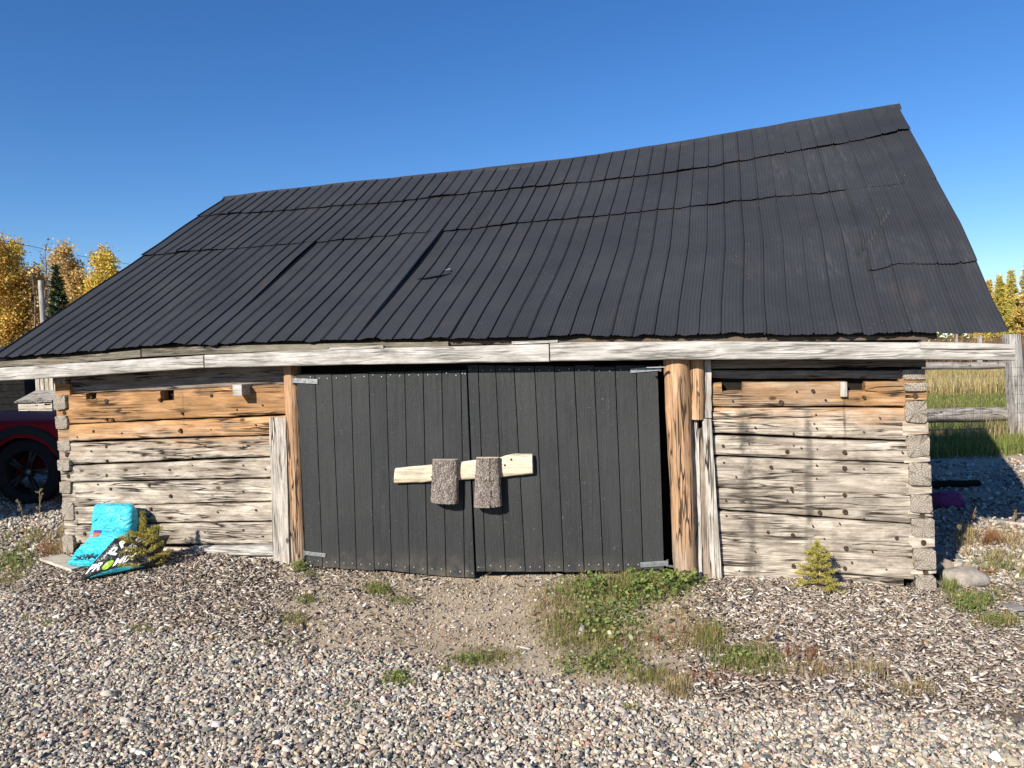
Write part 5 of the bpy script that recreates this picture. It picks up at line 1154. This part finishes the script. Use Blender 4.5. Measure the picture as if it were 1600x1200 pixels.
rb = toworld(*(qB[0] * .5 + qB[1] * .5)); rootB = empty('black_soil_bag', tuple(rb), YAW); tag(rootB, 'black plastic bag of potting mix with white lettering, lying on the wood chips', 'bag')
ob = np.array(toloc(rb)); fBl = lambda u, v, l=0.: tuple(fB(u, v, l) - ob)
m = MB(); n_ = 34
for side in (1, -1):
    vs = [tuple(fB(i / n_, j / n_, 0, side) - ob) for i in range(n_ + 1) for j in range(n_ + 1)]; m.add(vs, [(i * (n_ + 1) + j, (i + 1) * (n_ + 1) + j, (i + 1) * (n_ + 1) + j + 1, i * (n_ + 1) + j + 1) for i in range(n_) for j in range(n_)])
m.build('bag', BKP, rootB, True)
def patch(fn_, name, u0, u1, v0f, v1f, mat, parent, n_=16, lift=.0025):
    m = MB(); vs = []
    for i in range(n_ + 1):
        u = u0 + (u1 - u0) * i / n_
        for k in range(5): vs.append(fn_(u, v0f(u) + (v1f(u) - v0f(u)) * k / 4, lift))
    m.add(vs, [(i * 5 + k, (i + 1) * 5 + k, (i + 1) * 5 + k + 1, i * 5 + k + 1) for i in range(n_) for k in range(4)]); return m.build(name, mat, parent, True)
patch(fBl, 'aqua_band', .16, .86, lambda u: .015, lambda u: .02 + .085 * math.sin(PI * min(1, max(0, (u - .16) / .7))), AQ, rootB)
v, f = txt('PR', .03); on(fBl, 'lettering', v, f, .05, .13, .24, .14, (0, .21), WHT, rootB)
v, f = txt('MIX', .03); on(fBl, 'lettering', v, f, .40, .16, .66, .25, (-.01, .20), WHT, rootB)
m = MB(); vs = [fBl(.32, .225, .006)] + [fBl(.32 + .062 * math.cos(a), .225 + .115 * math.sin(a), .0055) for a in np.linspace(0, 2 * PI, 24, endpoint=False)]
m.add(vs, [(0, 1 + j, 1 + (j + 1) % 24) for j in range(24)]); m.build('green_emblem', flat('lime print', (.36, .58, .07), .5, .3, 0, .25, 60), rootB)
v, f = txt('PA', .03); on(fBl, 'lettering', v, f, .33, .45, .37, .90, (-.17, .10), WHT, rootB)
for k_, (a0, s_) in enumerate(((.46, 'PREMIUM'), (.54, 'GROWING'))):
    v, f = txt(s_, .0); on(fBl, 'lettering', v, f, a0, .48, a0 + .05, .92, (-.05, .02), WHT, rootB)
v, f = txt('ORGANIC', .0); on(fBl, 'lettering', v, f, .16, .42, .20, .78, (-.05, .02), WHT, rootB)
# blue bag draped down from the wall
spB = [np.array(W(px, py, off)) for px, py, off in ((181, 790, .10), (180, 795, .15), (180, 812, .17), (178, 829, .18), (168, 842, .20), (150, 857, .27), (137, 871, .36), (132, 879, .42))]
wB = [.37, .39, .40, .39, .37, .35, .33, .32]; tB = [.05, .12, .15, .13, .09, .06, .05, .03]
spB[-1][2] = max(spB[-1][2], gB(spB[-1]) + .03); spB[-2][2] = max(spB[-2][2], gB(spB[-2]) + .05)
def sA(v):
    k = min(max(v, 0), 1) * (len(spB) - 1); i = min(int(k), len(spB) - 2); f = k - i; f2 = f
    c = spB[i] * (1 - f2) + spB[i + 1] * f2; t = spB[min(i + 1, len(spB) - 1)] - spB[max(i - 0, 0)]
    i0 = max(i - 1, 0); i3 = min(i + 2, len(spB) - 1); ta = (spB[i + 1] - spB[i0]); tb = (spB[i3] - spB[i]); t = ta * (1 - f) + tb * f; t /= np.linalg.norm(t)
    nrm = np.array([0, t[2], -t[1]]); nrm /= np.linalg.norm(nrm) + 1e-9
    if nrm[1] > 0: nrm = -nrm
    return c, nrm, wB[i] * (1 - f) + wB[i + 1] * f, tB[i] * (1 - f) + tB[i + 1] * f
def fA(u, v, lift=0., ang=None):
    c, nrm, w_, th = sA(v); x = 2 * u - 1
    if ang is None: d = th / 2 * max(0, 1 - abs(x) ** 4) ** .5; xx = x * w_ / 2
    else:
        ca, sa = math.cos(ang), math.sin(ang); xx = w_ / 2 * math.copysign(abs(ca) ** .45, ca); d = th / 2 * math.copysign(abs(sa) ** .6, sa)
    wk = .009 * fn(xx * 7, v * 12, 3) + .007 * fn(xx * 10 + v * 14, v * 34, 5) - .012 * math.exp(-((v - .50 + .05 * fn(xx * 8, 1)) / .022) ** 2) - .010 * math.exp(-((v - .60 + .05 * fn(xx * 9, 4)) / .018) ** 2) - .008 * math.exp(-((v - .33 + .07 * fn(xx * 9, 7)) / .02) ** 2)
    return c + np.array([xx, 0, .018 * x * (v > .5)]) + nrm * (d + wk + lift)
ra = toworld(*spB[-2]); rootA = empty('blue_soil_bag', tuple(ra), YAW); tag(rootA, 'bright aqua blue bag of potting mix slumped against the log wall behind the black bag', 'bag')
oa = np.array(toloc(ra)); fAl = lambda u, v, l=0.: tuple(fA(u, v, l) - oa)
m = MB(); nv, na = 46, 36; vs = [tuple(fA(0, i / nv, 0, 2 * PI * j / na) - oa) for i in range(nv + 1) for j in range(na)]
m.add(vs, [(i * na + j, i * na + (j + 1) % na, (i + 1) * na + (j + 1) % na, (i + 1) * na + j) for i in range(nv) for j in range(na)] + [tuple(range(na)), tuple(nv * na + j for j in range(na))]); m.build('bag', AQ, rootA, angle=60)
v, f = txt('MIX', .02); on(fAl, 'lettering', v, f, .74, .845, .16, .86, (0, .105), BLKP, rootA)
def stick(u0, u1, v0, v1, mat, nm): return patch(fAl, nm, u0, u1, lambda u: v0, lambda u: v1, mat, rootA, 10, .004)
stick(.06, .34, .42, .475, flat('violet print', (.12, .06, .30), .5, .3, 0, .3, 60), 'violet_sticker'); stick(.06, .31, .48, .55, flat('orange print', (.62, .12, .04), .5, .3, 0, .3, 60), 'orange_sticker')
for k_, (u0, u1, v0, s_) in enumerate(((.10, .20, .30, '3'), (.76, .86, .28, '2.8'))):
    v, f = txt(s_); on(fAl, 'lettering', v, f, u0, v0, u1, v0, (0, -.045), BLKP, rootA)

# ---- loose things on the ground
def lying(name, q, th, mat, lab, cat, group=None, up=.004):
    """flat board from its four photo corners on the ground"""
    m = MB(); P = [gpt(*p) for p in q]; z = max(p[2] for p in P) + up
    m.hexa([(p[0], p[1], z) for p in P] + [(p[0], p[1], z + th) for p in P], 0, .003); o = settle(m.build(name, mat)); return tag(o, lab, cat, group)
lying('loose_board', [(62, 882), (112, 897), (140, 886), (100, 874)], .022, MAT['coopx'], 'pale board lying under the blue soil bag', 'board')
lying('loose_board', [(1566, 952), (1625, 975), (1640, 962), (1578, 948)], .02, MAT['railx'], 'grey board lying on the ground at the right picture edge', 'board')
def pole(name, q, r, mat, lab, cat, off=0., n_=8, wob=.03):
    P = [gpt(*p) for p in q]; pts = []
    for i in range(n_ + 1):
        k = i / n_ * (len(P) - 1); j = min(int(k), len(P) - 2); p = P[j] * (1 - k + j) + P[j + 1] * (k - j); pts.append((p[0] + wob * .3 * fn(i * .7, r), p[1] + wob * fn(i * .5, 3), max(p[2], gz1(p[0], p[1])) + r + off))
    m = MB(); m.tube(pts, [r * (1 - .3 * i / n_) for i in range(n_ + 1)], 8, wob=.2); o = settle(m.build(name, mat, angle=60)); return tag(o, lab, cat)
pole('stick', [(1546, 817), (1630, 827)], .018, MAT['beam'], 'bleached pole lying along the edge of the shade at right', 'stick')
pole('stick', [(38, 944), (80, 946), (118, 950)], .006, MAT['beam'], 'thin bleached stick lying on the wood chips below the bags', 'stick')
pole('stick', [(506, 962), (552, 955)], .011, MAT['plank'], 'short grey stick lying on the bare dirt before the left door', 'stick')
pole('cord', [(1487, 792), (1500, 797), (1512, 803), (1521, 812)], .006, MAT['nail'], 'pale cord trailing from the magenta sack in the shade', 'cord')
pole('fallen_rail', [(1440, 765), (1530, 762)], .05, MAT['void'], 'dark rail lying behind the magenta sack in the barn shade', 'rail')
pole('branch', [(1455, 700), (1470, 708), (1484, 716)], .018, MAT['greypost'], 'pale crooked branch lying in the shade by the field edge', 'branch')
def stone(name, px, py, s, seed, c, lab, flat_=1.):
    bm = bmesh.new(); bmesh.ops.create_icosphere(bm, subdivisions=3, radius=1)
    for v in bm.verts:
        d = 1 + .22 * fn(*(v.co * 1.1 + Vector((seed, 0, 0)))) + .06 * fn(*(v.co * 4 + Vector((0, seed, 0)))); v.co *= d
    m = MB(); P = gpt(px, py)
    for v in bm.verts: v.co = Vector((v.co.x * s[0], v.co.y * s[1], v.co.z * s[2]))
    m.bm(bm); o = m.build(name, flat('stone %d' % seed, c, .9, .15, 0, .35, 14, .6), None, angle=50); o.location = (P[0], P[1], P[2] + s[2] * .55); return tag(o, lab, 'stone')
stone('stone', 1507, 912, (.15, .12, .075), 3, (.30, .265, .225), 'flat grey brown stone lying right of the barn corner')
stone('stone', 190, 893, (.05, .05, .03), 5, (.09, .09, .09), 'small dark stone under the black soil bag edge')
stone('stone', 1493, 787, (.03, .03, .022), 7, (.5, .48, .44), 'small pale stone in the shade beside the magenta sack')
P0 = gpt(1478, 906); m = MB(); m.tube([(0, 0, .075), (-.02, .30, .08)], [.068, .07], 16, 0, True, .08); o = m.build('cut_log', MAT['brownplank'], angle=50); o.location = P0; tag(o, 'short brown cut log lying against the right barn corner', 'log')
m = MB(); m.hexa([(-.05, .10, .15), (.07, .10, .15), (.08, .36, .19), (-.05, .36, .19), (-.05, .10, .175), (.07, .10, .175), (.08, .36, .215), (-.05, .36, .215)], 0, .004); o = m.build('slate_piece', flat('grey slate', (.12, .13, .15), .7, .3, 0, .2, 9)); o.location = (P0[0], P0[1], P0[2] - .004); tag(o, 'grey slate piece resting on the short cut log at the corner', 'slate')
P0 = gpt(1477, 792); bm = bmesh.new(); bmesh.ops.create_icosphere(bm, subdivisions=4, radius=1)
for v in bm.verts:
    d = 1 + .16 * fn(*(v.co * 1.6)) + .09 * fn(*(v.co * 4.5)); c = v.co * d; v.co = Vector((math.copysign(abs(c.x) ** .7, c.x) * .19, c.y * .13, max(-.5, c.z) * .115 + .05))
m = MB(); m.bm(bm); o = m.build('magenta_sack', plastic('magenta sack cloth', (.17, .02, .10), .7), None, True); o.location = P0; tag(o, 'crumpled magenta sack lying in the shade behind the right corner', 'sack')
# dry weed stalks
def stalk(px, py, h, lean, lab, seed):
    rg = np.random.default_rng(seed); P0 = gpt(px, py); root = empty('weed_stalk', tuple(P0)); tag(root, lab, 'weed', 'dry weed stalks'); m = MB(); top = Vector((lean * h, 0, h)); m.tube([(0, 0, -.02), (lean * h * .3, .01, h * .5), tuple(top)], [.004, .003, .0018], 5)
    P, D = [], []
    for i in range(9):
        f = rg.uniform(.3, 1); a = Vector((lean * h * f * f, 0, h * f)); d = Vector((rg.normal(), rg.normal(), 1.)).normalized(); e = a + d * h * .12; m.tube([tuple(a), tuple(e)], [.0022, .001], 4, caps=False)
        for _ in range(26): P.append(np.array(a.lerp(e, rg.uniform(.4, 1.1))) + rg.normal(0, .004, 3)); D.append(rg.standard_normal(3) + np.array([0, 0, .6]))
    m.build('stem', flat('dry stem', (.34, .26, .16), .9, .1), root, True); V, Q, C = needle_quads(np.array(P), np.array(D), .014, .005, [(.36, .28, .17), (.45, .36, .22), (.26, .18, .10)], rg); link('seed_head', npmesh('seed_head', V, Q, None, C), MAT['blade'], root)
for a in ((1518, 822, .17, .25, 'dry seed headed weed stalk at the shade edge, middle of three right of the barn', 1), (1494, 862, .20, .12, 'dry weed stalk nearest the barn corner', 2), (1585, 818, .15, .1, 'dry weed stalk standing over the bleached pole', 3),
          (62, 812, .32, .05, 'tall dry grass stalk before the car wheel', 4), (36, 815, .25, -.2, 'shorter leaning grass stalk left of the tall one before the car', 5), (1195, 1010, .10, .5, 'thin dry twig plant leaning over the wood chips', 6)): stalk(*a)
# ------------------------------------------------------------------ light, sky
sun = bpy.data.lights.new('sun', 'SUN'); so = bpy.data.objects.new('sun', sun); COL.objects.link(so)
sun.energy = 5.0; sun.angle = math.radians(.5); sun.color = (1, .93, .82)
so.rotation_euler = Vector(SUN_L).to_track_quat('-Z', 'Y').to_euler(); so.location = (-20, -20, 25)
wd_ = bpy.data.worlds.new('World'); S.world = wd_; wd_.use_nodes = True; wt = wd_.node_tree
sk = wt.nodes.new('ShaderNodeTexSky'); sk.sky_type = 'NISHITA'; sk.sun_disc = False
sk.sun_elevation = math.asin(-SUN_L[2]); sk.sun_rotation = math.atan2(-SUN_L[0], -SUN_L[1]); sk.altitude = 300; sk.air_density = 1.0; sk.dust_density = 0; sk.ozone_density = 5.0
hs = wt.nodes.new('ShaderNodeHueSaturation'); hs.inputs['Saturation'].default_value = 1.2; hs.inputs['Hue'].default_value = .508; wt.links.new(sk.outputs[0], hs.inputs['Color']); wt.links.new(hs.outputs[0], wt.nodes['Background'].inputs[0]); wt.nodes['Background'].inputs[1].default_value = .088
S.view_settings.view_transform = 'Standard'; S.view_settings.look = 'None'; S.view_settings.exposure = .68; S.view_settings.gamma = 1
S.cycles.use_denoising = True
S.cycles.max_bounces = 6
